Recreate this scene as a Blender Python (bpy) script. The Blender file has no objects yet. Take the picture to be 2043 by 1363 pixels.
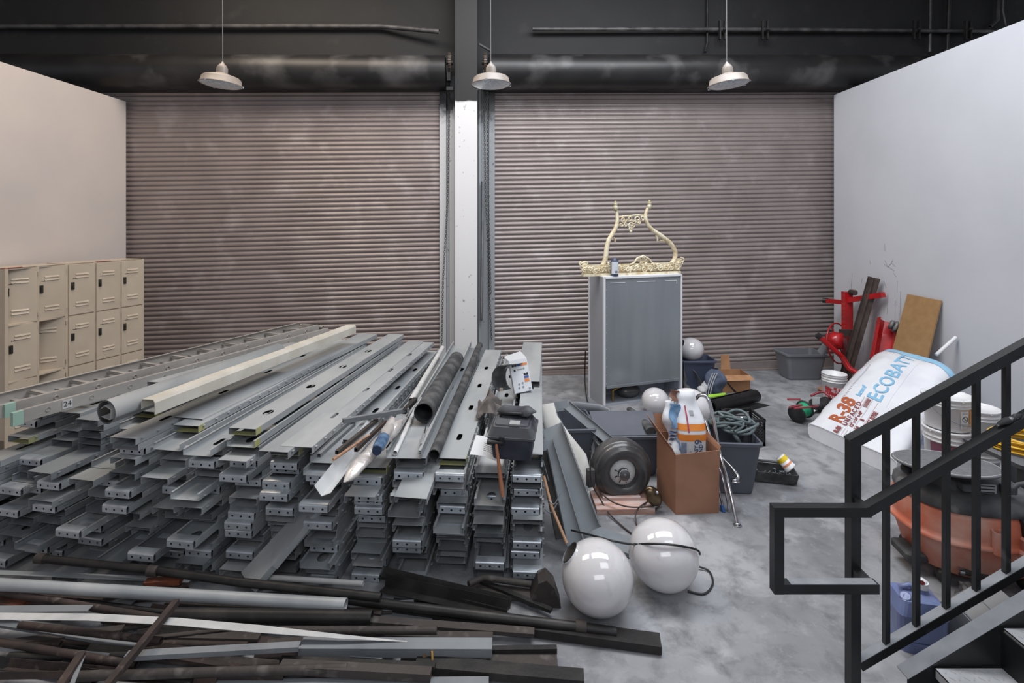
import bpy, bmesh, math, random
from mathutils import Vector, Matrix, noise
R = random.Random(7)
S = bpy.context.scene
C = S.collection
# ---------------------------------------------------------------- camera, world, lights, exposure
F, CX, HY, CH = 1020.0, 1017.0, 446.0, 2.37      # focal length and vanishing point (2043x1363 frame), eye height
cam = bpy.data.cameras.new('camera'); co = bpy.data.objects.new('camera', cam); C.objects.link(co)
co.location = (0, 0, CH); co.rotation_euler = (math.pi/2, 0, 0)
cam.sensor_width = 36; cam.lens = 36*F/2043
cam.shift_x = (1021.5-CX)/2043; cam.shift_y = (HY-681.5)/2043
cam.clip_start = .05
S.camera = co
S.view_settings.view_transform = 'Standard'; S.view_settings.look = 'None'
S.view_settings.gamma = 1; S.view_settings.use_curve_mapping = False
S.view_settings.exposure = 0.0
W = bpy.data.worlds.new('world'); S.world = W; W.use_nodes = True
W.node_tree.nodes['Background'].inputs[0].default_value = (.86, .9, 1, 1)
W.node_tree.nodes['Background'].inputs[1].default_value = .40
def area(name, loc, target, sx, sy, power, col):
    l = bpy.data.lights.new(name, 'AREA'); l.shape = 'RECTANGLE'; l.size = sx; l.size_y = sy
    l.energy = power; l.color = col
    o = bpy.data.objects.new(name, l); C.objects.link(o); o.location = loc
    d = Vector(target)-Vector(loc); o.rotation_euler = d.to_track_quat('-Z', 'Y').to_euler()
    return o
area('ceiling_or_fill_light', (1.6, 4.6, 6.7), (1.6, 5.6, 0), 5.0, 2.0, 400, (.93, .96, 1))
area('ceiling_or_fill_light', (-3.2, 5.2, 6.7), (-3.0, 6.2, 0), 3.0, 2.0, 170, (1, .86, .70))
area('ceiling_or_fill_light', (2.6, 1.2, 6.7), (2.2, 4.6, 0), 3.0, 2.0, 90, (.90, .95, 1))
area('ceiling_or_fill_light', (.2, -2.4, 4.8), (-.6, 3.6, .5), 4.0, 1.6, 95, (.94, .96, 1))  # added fill light behind the camera, brightens the front ends of the studs
# ---------------------------------------------------------------- picture helpers
def at(px, py, Y): return Vector(((px-CX)/F*Y, Y, CH-(py-HY)/F*Y))
def fl(px, py, z=0.0):
    Y = (CH-z)*F/(py-HY); return Vector(((px-CX)/F*Y, Y, z))
def bwY(X): return 8.03+(X-.535)/12.73
def lift(X): return .0228*(X-.535)
def bw(px, py, off=0.0):                       # on the back wall, off metres in front of it
    k = (px-CX)/F; Y = (8.03-.535/12.73-off)/(1-k/12.73); return Vector((k*Y, Y, CH-(py-HY)/F*Y))
EX = Vector((12.73, 1, .29)).normalized(); EF = Vector((12.73, 1, 0)).normalized(); EN = Vector((EF.y, -EF.x, 0))
# ---------------------------------------------------------------- mesh builder
class MB:
    def __init__(s, M=None): s.v = []; s.f = []; s.s = []; s.M = M
    def add(s, vs, fs, smooth=False):
        b = len(s.v)
        for p in vs:
            p = Vector(p)
            if s.M is not None: p = s.M @ p
            s.v.append(p)
        for f in fs: s.f.append([i+b for i in f]); s.s.append(smooth)
        return s
    def box(s, c, d, rz=0, M=None):
        x, y, z = [k/2 for k in d]; vs = []
        m = Matrix.Rotation(rz, 3, 'Z') if M is None else M
        for a in (-x, x):
            for b in (-y, y):
                for e in (-z, z): vs.append(Vector(c)+m @ Vector((a, b, e)))
        return s.add(vs, [(0,1,3,2),(4,6,7,5),(0,4,5,1),(2,3,7,6),(0,2,6,4),(1,5,7,3)])
    def bbox(s, c, d, r=.01, rz=0, M=None, n=2):        # box with rounded vertical edges, chamfered top and bottom
        x, y, z = [k/2 for k in d]; r = min(r, x*.99, y*.99, z*.99); m = Matrix.Rotation(rz, 3, 'Z') if M is None else M
        def ring(ins, zz):
            o = []
            for cx, cy, a0 in ((x-r, y-r, 0), (-x+r, y-r, 90), (-x+r, -y+r, 180), (x-r, -y+r, 270)):
                for k in range(n+1):
                    a = math.radians(a0+90*k/n); o.append(Vector(c)+m @ Vector((cx+(r-ins)*math.cos(a), cy+(r-ins)*math.sin(a), zz)))
            return o
        rs = [ring(r*.6, -z), ring(0, -z+r*.6), ring(0, z-r*.6), ring(r*.6, z)]; N = 4*(n+1); vs = sum(rs, []); fs = []
        for k in range(3):
            for i in range(N): fs.append((k*N+i, k*N+(i+1) % N, (k+1)*N+(i+1) % N, (k+1)*N+i))
        fs.append(tuple(range(N))[::-1]); fs.append(tuple(range(3*N, 4*N)))
        return s.add(vs, fs)
    def bar(s, p0, p1, w, h, up=(0, 0, 1), off=(0, 0)):
        p0 = Vector(p0); p1 = Vector(p1); d = (p1-p0); L = d.length; d = d/L; u = Vector(up)
        a = d.cross(u).normalized(); u = a.cross(d)
        m = Matrix((a, d, u)).transposed(); return s.box((p0+p1)/2+a*off[0]+u*off[1], (w, L, h), M=m)
    def prof(s, p0, p1, pts, up=(0, 0, 1), closed=False, th=0, cap=True, seg=1, bend=None):   # sweep a 2D profile along a line; th thickens an open profile
        p0 = Vector(p0); p1 = Vector(p1); d = (p1-p0).normalized(); a = d.cross(Vector(up)).normalized(); u = a.cross(d)
        if th:
            n = len(pts); L = []; Rr = []
            for i in range(n):
                t = Vector((0, 0))
                if i > 0: t += (Vector(pts[i])-Vector(pts[i-1])).normalized()
                if i < n-1: t += (Vector(pts[i+1])-Vector(pts[i])).normalized()
                t.normalize(); nn = Vector((-t.y, t.x)); L.append(Vector(pts[i])+nn*th/2); Rr.append(Vector(pts[i])-nn*th/2)
            pts = L+Rr[::-1]; closed = True
        N = len(pts); vs = []; fs = []
        for k in range(seg+1):
            c = p0.lerp(p1, k/seg)
            if bend: c = c+bend(k/seg)
            for q in pts: vs.append(c+a*q[0]+u*q[1])
        for k in range(seg):
            for i in range(N if closed else N-1):
                j = (i+1) % N; fs.append((k*N+i, k*N+j, (k+1)*N+j, (k+1)*N+i))
        if closed and cap:
            if th:
                h = N//2
                for i in range(h-1):
                    for k in (0, seg): fs.append((k*N+i, k*N+i+1, k*N+N-2-i, k*N+N-1-i))
            else: fs.append(tuple(range(N))[::-1]); fs.append(tuple(seg*N+i for i in range(N)))
        return s.add(vs, fs)
    def tube(s, pts, r, n=12, cap=True, wall=0, radii=None, flat=1.0, up=(0, 0, 1)):
        pts = [Vector(p) for p in pts]; m = len(pts); rings = []; prev = None
        for i, p in enumerate(pts):
            d = (pts[min(i+1, m-1)]-pts[max(i-1, 0)]).normalized()
            if prev is None:
                u = Vector(up)
                if abs(d.dot(u)) > .95: u = Vector((1, 0, 0))
                a = d.cross(u).normalized()
            else: a = (prev-d*prev.dot(d)).normalized()
            prev = a; b = a.cross(d); rr = radii[i] if radii else r
            rings.append((p, a, b, rr))
        def emit(k, flip):
            vs = [p+a*(rr-k)*math.cos(2*math.pi*j/n)+b*(rr-k)*flat*math.sin(2*math.pi*j/n) for p, a, b, rr in rings for j in range(n)]; fs = []
            for i in range(m-1):
                for j in range(n):
                    q = (i*n+j, i*n+(j+1) % n, (i+1)*n+(j+1) % n, (i+1)*n+j); fs.append(q[::-1] if flip else q)
            s.add(vs, fs, True); return vs
        vo = emit(0, False)
        M_ = s.M; 
        if wall:
            vi = emit(wall, True)
            for e in (0, m-1):
                vs = vo[e*n:e*n+n]+vi[e*n:e*n+n]; s.add(vs, [(j, (j+1) % n, n+(j+1) % n, n+j) for j in range(n)])
        elif cap:
            for e in (0, m-1): s.add(vo[e*n:e*n+n], [tuple(range(n))])
        return s
    def lathe(s, prof, n=24, o=(0, 0, 0), ax=(0, 0, 1), sharp=(), rmod=None):
        ax = Vector(ax).normalized(); t = Vector((1, 0, 0)) if abs(ax.x) < .9 else Vector((0, 1, 0))
        a = ax.cross(t).normalized(); b = ax.cross(a); o = Vector(o)
        vs = []; fs = []
        for k, (r, z) in enumerate(prof):
            for j in range(n):
                an = 2*math.pi*j/n; q = r*(rmod(an, z) if rmod else 1); vs.append(o+ax*z+a*q*math.cos(an)+b*q*math.sin(an))
        for k in range(len(prof)-1):
            for j in range(n): fs.append((k*n+j, k*n+(j+1) % n, (k+1)*n+(j+1) % n, (k+1)*n+j))
        s.add(vs, fs, True)
        return s
    def disc(s, o, r, ax=(0, 0, 1), n=24, th=.002):
        return s.lathe([(0.0001, -th/2), (r, -th/2)], n, o, ax).lathe([(r, -th/2), (r, th/2)], n, o, ax).lathe([(r, th/2), (.0001, th/2)], n, o, ax)
    def sphere(s, c, r, n=24, m=16, sc=(1, 1, 1), M=None):
        vs = []; fs = []
        for k in range(m+1):
            t = math.pi*k/m
            for j in range(n):
                a = 2*math.pi*j/n; p = Vector((math.sin(t)*math.cos(a)*sc[0], math.sin(t)*math.sin(a)*sc[1], math.cos(t)*sc[2]))*r
                if M is not None: p = M @ p
                vs.append(Vector(c)+p)
        for k in range(m):
            for j in range(n): fs.append((k*n+j, (k+1)*n+j, (k+1)*n+(j+1) % n, k*n+(j+1) % n))
        return s.add(vs, fs, True)
    def surf(s, fn, nu, nv, cu=False, smooth=True, th=0):
        vs = [Vector(fn(i/nu, j/nv)) for i in range(nu+(0 if cu else 1)) for j in range(nv+1)]; N = nu if cu else nu+1; fs = []
        for i in range(nu):
            for j in range(nv):
                i2 = (i+1) % N; fs.append((i*(nv+1)+j, i2*(nv+1)+j, i2*(nv+1)+j+1, i*(nv+1)+j+1))
        if th:
            nr = [Vector((0, 0, 0)) for _ in vs]
            for f in fs:
                q = (vs[f[1]]-vs[f[0]]).cross(vs[f[3]]-vs[f[0]])
                for i in f: nr[i] += q
            vb = [v-(n.normalized() if n.length > 1e-12 else n)*th for v, n in zip(vs, nr)]
            s.add(vs, fs, smooth); s.add(vb, [f[::-1] for f in fs], smooth)
            ed = []
            if not cu: ed += [[j for j in range(nv+1)], [nu*(nv+1)+j for j in range(nv, -1, -1)]]
            ed += [[i % N*(nv+1)+nv for i in range(nu+1)], [i % N*(nv+1) for i in range(nu, -1, -1)]]
            for e in ed: s.add([vs[i] for i in e]+[vb[i] for i in e], [(k, k+1, len(e)+k+1, len(e)+k) for k in range(len(e)-1)])
            return s
        return s.add(vs, fs, smooth)
    def plate(s, o, ux, uy, L, Wd, holes, th=0.0):         # flat sheet L along ux, Wd along uy, holes = [(centre, a, b, roundness)] one per cell in ux order
        o = Vector(o); ux = Vector(ux).normalized(); uy = Vector(uy).normalized()
        cuts = [0]+[(holes[i][0]+holes[i+1][0])/2 for i in range(len(holes)-1)]+[L]
        if not holes: s.add([o, o+ux*L, o+ux*L+uy*Wd, o+uy*Wd], [(0, 1, 2, 3)]); return s
        for i, h in enumerate(holes):
            x0, x1 = cuts[i], cuts[i+1]; cx, a, b = h[0], h[1], h[2]; cy = h[3] if len(h) > 3 else Wd/2
            n = 20; inn = []; out = []
            for k in range(n):
                t = 2*math.pi*k/n+math.pi/4; c_, s_ = math.cos(t), math.sin(t)
                e = .55; X = cx+a*math.copysign(abs(c_)**e, c_); Yy = cy+b*math.copysign(abs(s_)**e, s_)
                if len(h) > 4: X = cx+a*c_; Yy = cy+b*s_
                inn.append(o+ux*X+uy*Yy)
                q = (k/n*4); side = int(q); fr = q-side
                P = [(x1, Wd), (x0, Wd), (x0, 0), (x1, 0), (x1, Wd)]
                A, B = P[side], P[side+1]; out.append(o+ux*(A[0]+(B[0]-A[0])*fr)+uy*(A[1]+(B[1]-A[1])*fr))
            s.add(inn+out, [(k, (k+1) % n, n+(k+1) % n, n+k) for k in range(n)])
        return s
    def poly(s, pts, d, smooth=False):                     # flat outline given thickness vector d
        n = len(pts); pts = [Vector(p) for p in pts]; d = Vector(d)
        return s.add(pts+[p+d for p in pts], [tuple(range(n))[::-1], tuple(range(n, 2*n))]+[(i, (i+1) % n, n+(i+1) % n, n+i) for i in range(n)])
    def mesh(s, name, mat, sub=None):
        me = bpy.data.meshes.new(name); o = sub or Vector((0, 0, 0))
        me.from_pydata([tuple(v-o) for v in s.v], [], s.f); me.polygons.foreach_set('use_smooth', s.s); me.materials.append(mat); me.update(); return me
def mark(o, label=None, cat=None, group=None, kind=None):
    if label: o['label'] = label
    if cat: o['category'] = cat
    if group: o['group'] = group
    if kind: o['kind'] = kind
    return o
def link(name, me, parent=None):
    o = bpy.data.objects.new(name, me); C.objects.link(o)
    if parent is not None: o.parent = parent
    return o
def solo(name, mb, mat, label, cat, group=None, kind=None, base=None):   # one-mesh thing; geometry in world space, origin moved to its base
    if base is None:
        xs = [v.x for v in mb.v]; ys = [v.y for v in mb.v]; base = Vector(((min(xs)+max(xs))/2, (min(ys)+max(ys))/2, min(v.z for v in mb.v)))
    o = link(name, mb.mesh(name, mat, base)); o.location = base; return mark(o, label, cat, group, kind)
def struct(name, mb, mat, parent=None):
    o = link(name, mb.mesh(name, mat), parent)
    if parent is None: o['kind'] = 'structure'
    return o
class Thing:
    def __init__(s, name, label, cat, loc, rz=0, group=None, world=False):
        s.o = link(name, None); s.o.location = loc; s.o.rotation_euler = (0, 0, rz); s.w = Vector(loc) if world else None
        mark(s.o, label, cat, group)
    def part(s, name, mb, mat, parent=None, label=None, sub=None):
        o = link(name, mb.mesh(name, mat, s.w), parent if parent is not None else s.o)
        if label: o['label'] = label
        return o
def dup(o, parent=None):
    c = o.copy(); C.objects.link(c); c.parent = parent
    for ch in list(o.children):
        d = ch.copy(); C.objects.link(d); d.parent = c
        for g in list(ch.children):
            e = g.copy(); C.objects.link(e); e.parent = d
    return c
# ---------------------------------------------------------------- materials
def lin(c): return tuple((x/255/12.92 if x/255 <= .04045 else ((x/255+.055)/1.055)**2.4) for x in c)+(1,)
def mat(name, col, rough=.6, metal=0, col2=None, scale=6, lo=.35, hi=.65, bump=0, bscale=40, spec=.5, stretch=(1, 1, 1), col3=None, s3=30, lo3=.55, hi3=.75, coat=0, trans=0, detail=5, sss=0, rvar=0):
    m = bpy.data.materials.new(name); m.use_nodes = True; nt = m.node_tree; b = nt.nodes['Principled BSDF']
    b.inputs['Roughness'].default_value = rough; b.inputs['Metallic'].default_value = metal; b.inputs['Specular IOR Level'].default_value = spec
    b.inputs['Coat Weight'].default_value = coat; b.inputs['Transmission Weight'].default_value = trans
    if sss: b.inputs['Subsurface Weight'].default_value = sss; b.inputs['Subsurface Scale'].default_value = .05
    c = nt.nodes.new('ShaderNodeRGB'); c.outputs[0].default_value = lin(col); out = c.outputs[0]
    tc = nt.nodes.new('ShaderNodeTexCoord'); mp = nt.nodes.new('ShaderNodeMapping'); mp.inputs['Scale'].default_value = stretch
    nt.links.new(tc.outputs['Object'], mp.inputs[0])
    oi = nt.nodes.new('ShaderNodeObjectInfo'); ad = nt.nodes.new('ShaderNodeVectorMath'); ad.operation = 'ADD'
    mu = nt.nodes.new('ShaderNodeMath'); mu.operation = 'MULTIPLY'; mu.inputs[1].default_value = 37
    nt.links.new(oi.outputs['Random'], mu.inputs[0]); nt.links.new(mp.outputs[0], ad.inputs[0]); nt.links.new(mu.outputs[0], ad.inputs[1])
    def layer(out, c2, sc, lo, hi):
        n = nt.nodes.new('ShaderNodeTexNoise'); n.inputs['Scale'].default_value = sc; n.inputs['Detail'].default_value = detail
        nt.links.new(ad.outputs[0], n.inputs['Vector'])
        r = nt.nodes.new('ShaderNodeMapRange'); r.inputs[1].default_value = lo; r.inputs[2].default_value = hi; nt.links.new(n.outputs[0], r.inputs[0])
        x = nt.nodes.new('ShaderNodeMix'); x.data_type = 'RGBA'; nt.links.new(r.outputs[0], x.inputs[0]); nt.links.new(out, x.inputs[6]); x.inputs[7].default_value = lin(c2)
        return x.outputs[2], r.outputs[0]
    if col2: out, fac = layer(out, col2, scale, lo, hi)
    if rvar and col2:
        q = nt.nodes.new('ShaderNodeMath'); q.operation = 'MULTIPLY_ADD'; q.inputs[1].default_value = rvar; q.inputs[2].default_value = rough
        nt.links.new(fac, q.inputs[0]); nt.links.new(q.outputs[0], b.inputs['Roughness'])
    if col3: out, _ = layer(out, col3, s3, lo3, hi3)
    if bump:
        n = nt.nodes.new('ShaderNodeTexNoise'); n.inputs['Scale'].default_value = bscale; n.inputs['Detail'].default_value = 4
        nt.links.new(ad.outputs[0], n.inputs['Vector']); u = nt.nodes.new('ShaderNodeBump'); u.inputs['Strength'].default_value = bump; u.inputs['Distance'].default_value = .01
        nt.links.new(n.outputs[0], u.inputs['Height']); nt.links.new(u.outputs[0], b.inputs['Normal'])
    nt.links.new(out, b.inputs['Base Color']); m['out'] = ''; return m
def two_tone(name, top, bot, z, edge=.05, rough=.6, spots=None):       # paint that changes colour at a height (world z)
    m = mat(name, top, rough); nt = m.node_tree; b = nt.nodes['Principled BSDF']
    g = nt.nodes.new('ShaderNodeNewGeometry'); sp = nt.nodes.new('ShaderNodeSeparateXYZ'); nt.links.new(g.outputs['Position'], sp.inputs[0])
    n = nt.nodes.new('ShaderNodeTexNoise'); n.inputs['Scale'].default_value = 9; nt.links.new(g.outputs['Position'], n.inputs['Vector'])
    ma = nt.nodes.new('ShaderNodeMath'); ma.operation = 'MULTIPLY_ADD'; ma.inputs[1].default_value = edge*2; nt.links.new(n.outputs[0], ma.inputs[0]); nt.links.new(sp.outputs['Z'], ma.inputs[2])
    r = nt.nodes.new('ShaderNodeMapRange'); r.inputs[1].default_value = z; r.inputs[2].default_value = z+edge*1.5; nt.links.new(ma.outputs[0], r.inputs[0])
    n2 = nt.nodes.new('ShaderNodeTexNoise'); n2.inputs['Scale'].default_value = 14; n2.inputs['Detail'].default_value = 6; nt.links.new(g.outputs['Position'], n2.inputs['Vector'])
    r2 = nt.nodes.new('ShaderNodeMapRange'); r2.inputs[1].default_value = .66; r2.inputs[2].default_value = .72; nt.links.new(n2.outputs[0], r2.inputs[0])
    y = nt.nodes.new('ShaderNodeMix'); y.data_type = 'RGBA'; nt.links.new(r2.outputs[0], y.inputs[0]); y.inputs[6].default_value = lin(bot); y.inputs[7].default_value = lin(spots or bot)
    x = nt.nodes.new('ShaderNodeMix'); x.data_type = 'RGBA'; nt.links.new(r.outputs[0], x.inputs[0]); nt.links.new(y.outputs[2], x.inputs[6]); x.inputs[7].default_value = lin(top)
    nt.links.new(x.outputs[2], b.inputs['Base Color']); return m
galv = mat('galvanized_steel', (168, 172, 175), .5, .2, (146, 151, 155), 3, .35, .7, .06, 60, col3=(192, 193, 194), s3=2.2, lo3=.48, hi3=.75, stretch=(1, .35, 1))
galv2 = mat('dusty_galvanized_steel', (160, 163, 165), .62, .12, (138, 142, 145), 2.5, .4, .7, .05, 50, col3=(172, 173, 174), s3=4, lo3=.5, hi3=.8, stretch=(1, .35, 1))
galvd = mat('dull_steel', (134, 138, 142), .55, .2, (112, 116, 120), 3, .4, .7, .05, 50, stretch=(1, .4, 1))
bright = mat('bright_zinc', (190, 196, 202), .3, .5, (160, 166, 172), 9, .4, .7, .04, 80)
yellow_m = mat('yellow_marking_paint', (176, 172, 108), .6, 0, (156, 158, 120), 8)
dark = mat('dark_steel', (38, 37, 37), .5, .3, (58, 55, 53), 6, .45, .7, .1, 60)
rust = mat('brown_rusty_steel', (50, 42, 40), .75, .15, (74, 60, 55), 5, .4, .65, .2, 60, col3=(120, 108, 100), s3=12, lo3=.6, hi3=.8)
rust2 = mat('grey_brown_steel', (72, 66, 63), .7, .2, (58, 52, 50), 5, .4, .65, .2, 60, col3=(118, 112, 108), s3=10, lo3=.55, hi3=.8)
orange_rust = mat('orange_rust', (122, 68, 44), .85, 0, (74, 48, 38), 8, .4, .6, .2, 60)
blackp = mat('black_plastic', (30, 31, 33), .45, 0, (48, 49, 51), 7, .45, .7, .03, 60)
dustblack = mat('dusty_black', (52, 53, 55), .7, 0, (92, 92, 93), 8, .42, .7, .05, 60)
greyp = mat('grey_plastic', (92, 95, 103), .5, 0, (108, 110, 116), 3, .4, .7, .02, 90)
white = mat('white_paint', (222, 222, 222), .5, 0, (206, 205, 204), 4, .45, .7)
whitep = mat('white_plastic', (226, 226, 228), .35, 0, (205, 205, 206), 5, .5, .75)
glass_w = mat('milk_glass', (210, 208, 210), .10, 0, (200, 198, 200), 2.5, .35, .7, spec=.6, coat=.4, col3=(176, 172, 170), s3=9, lo3=.66, hi3=.85, sss=.15)
chrome = mat('chrome', (205, 207, 210), .14, 1.0, (180, 182, 186), 6, .4, .7)
brown_card = mat('brown_cardboard', (160, 118, 94), .85, 0, (148, 106, 84), 4, .4, .65, .03, 50)
red_m = mat('red_paint', (176, 22, 28), .35, 0, (140, 14, 20), 5, .4, .7, .02, 40, coat=.3)
redd = mat('maroon_plastic', (112, 32, 40), .5)
wood = mat('plain_wood', (178, 138, 110), .7, 0, (150, 110, 84), 5, .35, .65, .05, 60, stretch=(1, 6, 6))
# ---------------------------------------------------------------- setting: floor, walls, ceiling
floor_m = mat('polished_concrete', (160, 161, 165), .5, 0, (120, 121, 125), 1.1, .38, .62, .05, 25, col3=(186, 186, 190), s3=2.6, lo3=.55, hi3=.82, detail=10, rvar=.2)
nt = floor_m.node_tree; b = nt.nodes['Principled BSDF']; tc = nt.nodes.new('ShaderNodeTexCoord')
def fmix(prev, sc, lo, hi, c, dist=0, stretch=None):
    n = nt.nodes.new('ShaderNodeTexNoise'); n.inputs['Scale'].default_value = sc; n.inputs['Detail'].default_value = 10; n.inputs['Roughness'].default_value = .65; n.inputs['Distortion'].default_value = dist
    nt.links.new(tc.outputs['Object'], n.inputs['Vector'])
    r = nt.nodes.new('ShaderNodeMapRange'); r.inputs[1].default_value = lo; r.inputs[2].default_value = hi; nt.links.new(n.outputs[0], r.inputs[0])
    x = nt.nodes.new('ShaderNodeMix'); x.data_type = 'RGBA'; nt.links.new(r.outputs[0], x.inputs[0]); nt.links.new(prev, x.inputs[6]); x.inputs[7].default_value = lin(c); return x.outputs[2]
o_ = b.inputs['Base Color'].links[0].from_socket
o_ = fmix(o_, 5, .47, .72, (98, 99, 103), .3); o_ = fmix(o_, 16, .58, .78, (158, 158, 162), .2); o_ = fmix(o_, 2.2, .58, .74, (170, 170, 174), .6)
nt.links.new(o_, b.inputs['Base Color'])
mb = MB(); mb.box((0, 3, -.1), (26, 18, .2)); struct('floor', mb, floor_m)
lwall_m = mat('left_wall_paint', (203, 193, 187), .8, 0, (196, 187, 184), 1.2, .4, .7)
rwall_m = mat('right_wall_paint', (196, 197, 203), .75, 0, (190, 191, 197), 1.2, .4, .7)
mb = MB(); mb.box((-5.7, 2.2, 2.075), (.2, 10.52, 4.15)); struct('wall_left', mb, lwall_m)
mb = MB(); mb.box((5.3, 3.1, 2.215), (.2, 10.2, 4.43)); struct('wall_right', mb, rwall_m)
blackwall = mat('black_painted_wall', (22, 21, 22), .7, 0, (28, 27, 28), 2, .4, .7, .1, 30, col3=(48, 46, 45), s3=3, lo3=.62, hi3=.85)
mb = MB(); a, c = -9.5, 9.5
mb.add([(a, bwY(a)+.12, 0), (c, bwY(c)+.12, 0), (c, bwY(c)+.12, 7.2), (a, bwY(a)+.12, 7.2), (a, bwY(a)+.3, 0), (c, bwY(c)+.3, 0), (c, bwY(c)+.3, 7.2), (a, bwY(a)+.3, 7.2)], [(0, 1, 2, 3), (7, 6, 5, 4), (3, 2, 6, 7), (0, 4, 5, 1), (0, 3, 7, 4), (1, 5, 6, 2)])
struct('wall_back', mb, blackwall)
mb = MB(); mb.box((0, 3.2, 7.25), (22, 12.5, .1)); struct('ceiling', mb, blackwall)
# scuffs on the right wall
scuff = mat('wall_scuff', (112, 112, 116), .8)
RW = random.Random(4); SC = [(1765, 520, 1772, 534), (1772, 534, 1782, 518), (1778, 524, 1786, 532), (1763, 527, 1784, 540), (1700, 545, 1698, 575), (1772, 588, 1770, 628), (1790, 560, 1789, 610), (1764, 486, 1766, 500), (1797, 582, 1795, 640), (1735, 520, 1737, 528), (1720, 556, 1719, 566), (1763, 560, 1768, 575), (1786, 600, 1785, 650), (1748, 640, 1747, 690), (1722, 650, 1722, 700), (1783, 545, 1788, 552)]
mb = MB()
for x0, y0, x1, y1 in SC:
    P = [at(x0+(x1-x0)*k/4+RW.uniform(-1.5, 1.5), y0+(y1-y0)*k/4+RW.uniform(-1, 1), 5.198*F/(x0+(x1-x0)*k/4-CX)) for k in range(5)]
    for p in P: p.x = 5.199
    mb.tube(P, .0022, 4)
struct('wall_scuffs', mb, scuff)
# roller shutters
def curtain(name, px0, px1):
    m = mat(name+'_paint', (142, 131, 128), .38, .2, (129, 118, 115), 2, .35, .7, .02, 60, col3=(164, 155, 153), s3=3, lo3=.55, hi3=.85)
    root = link(name, None); root['kind'] = 'structure'
    X0 = bw(px0, 500).x; X1 = bw(px1, 500).x
    prof = []; n = 64; p = .0712; z0 = .055
    for i in range(n):
        for t, d in ((0, .0), (.08, .004), (.16, .003), (.24, .012), (.42, .018), (.62, .018), (.8, .013), (.93, .004)):
            prof.append((z0+(i+t)*p, d))
    mb = MB(); vs = []; fs = []; NX = 8
    for k in range(NX+1):
        X = X0+(X1-X0)*k/NX
        for z, d in prof: vs.append(Vector((X, bwY(X), z+lift(X)))+EN*d)
    N = len(prof)
    for k in range(NX):
        for i in range(N-1): fs.append((k*N+i, (k+1)*N+i, (k+1)*N+i+1, k*N+i+1))
    mb.add(vs, fs, True); struct('curtain', mb, m, root)
    mb = MB(); A = Vector((X0, bwY(X0), 0)); B = Vector((X1, bwY(X1), 0))
    mb.add([A+EN*.0+Vector((0, 0, .0)), B, B+Vector((0, 0, .06+lift(X1))), A+Vector((0, 0, .06+lift(X0))), A+EN*.03, B+EN*.03, B+EN*.03+Vector((0, 0, .055+lift(X1))), A+EN*.03+Vector((0, 0, .055+lift(X0)))],
           [(0, 3, 2, 1), (4, 5, 6, 7), (3, 7, 6, 2), (0, 1, 5, 4), (0, 4, 7, 3), (1, 2, 6, 5)])
    mb.bar(A+EN*.045+Vector((0, 0, .012)), B+EN*.045+Vector((0, 0, .012)), .05, .02)
    struct('bottom_bar', mb, m, root)
curtain('door_1', 70, 878); curtain('door_2', 984, 1720)
# steel column between the shutters
colm = two_tone('column_paint', (20, 20, 22), (214, 213, 215), 4.19, .02, .55, (150, 148, 148))
mb = MB(); A = bw(908, 600, .34); B = bw(952, 600, .34); w = (B-A).length
mb.bar(Vector((A.x, A.y, 0))+EF*w/2, Vector((A.x, A.y, 7.2))+EF*w/2, w, .022, up=(0, -1, 0))
mb.bar(Vector((A.x, A.y, 0))+EF*w/2-EN*.2, Vector((A.x, A.y, 7.2))+EF*w/2-EN*.2, .016, .38, up=(0, -1, 0))
mb.bar(bw(942, 586, .353), bw(947, 592, .353), .006, .003, up=(0, -1, 0)); mb.bar(bw(947, 586, .353), bw(942, 592, .353), .006, .003, up=(0, -1, 0)) if 0 else None
solo('steel_column', mb, colm, 'tall steel column between the shutters, white below and black above', 'column')
plm = two_tone('jamb_paint', (40, 40, 41), (196, 197, 200), 4.07, .16, .6, (150, 150, 150)); plm2 = two_tone('jamb_paint_right', (40, 40, 41), (150, 153, 156), 4.0, .25, .5, (110, 112, 114))
def jamb(name, specs, m, label):
    mb = MB()
    for x0, x1, off, dep in specs:
        A = bw(x0, 600, off); B = bw(x1, 600, off); A.z = 0; B.z = 0; c_ = (A+B)/2+Vector((0, dep/2, 0)); d = (B-A).length
        mb.bar(c_, c_+Vector((0, 0, 4.62)), d, dep, up=(0, -1, 0))
    return solo(name, mb, m, label, 'door guide')
jamb('shutter_guide', [(877, 890, .09, .09), (889, 898, .03, .05), (897, 909, .10, .14), (904, 907, .13, .03)], plm, 'white guide rail at the right edge of the left roller shutter')
jamb('shutter_guide', [(952, 956, .12, .16), (955, 960, .16, .16), (959, 963, .10, .1), (963, 977, .05, .08), (976, 987, .09, .09)], plm2, 'grey and white guide rail at the left edge of the right shutter')
mb = MB(); mb.tube([bw(960.5, 640, .22), bw(963, 362, .22)], .022, 12); solo('metal_pole', mb, chrome, 'shiny metal pole standing upright beside the white column', 'pole')
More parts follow.
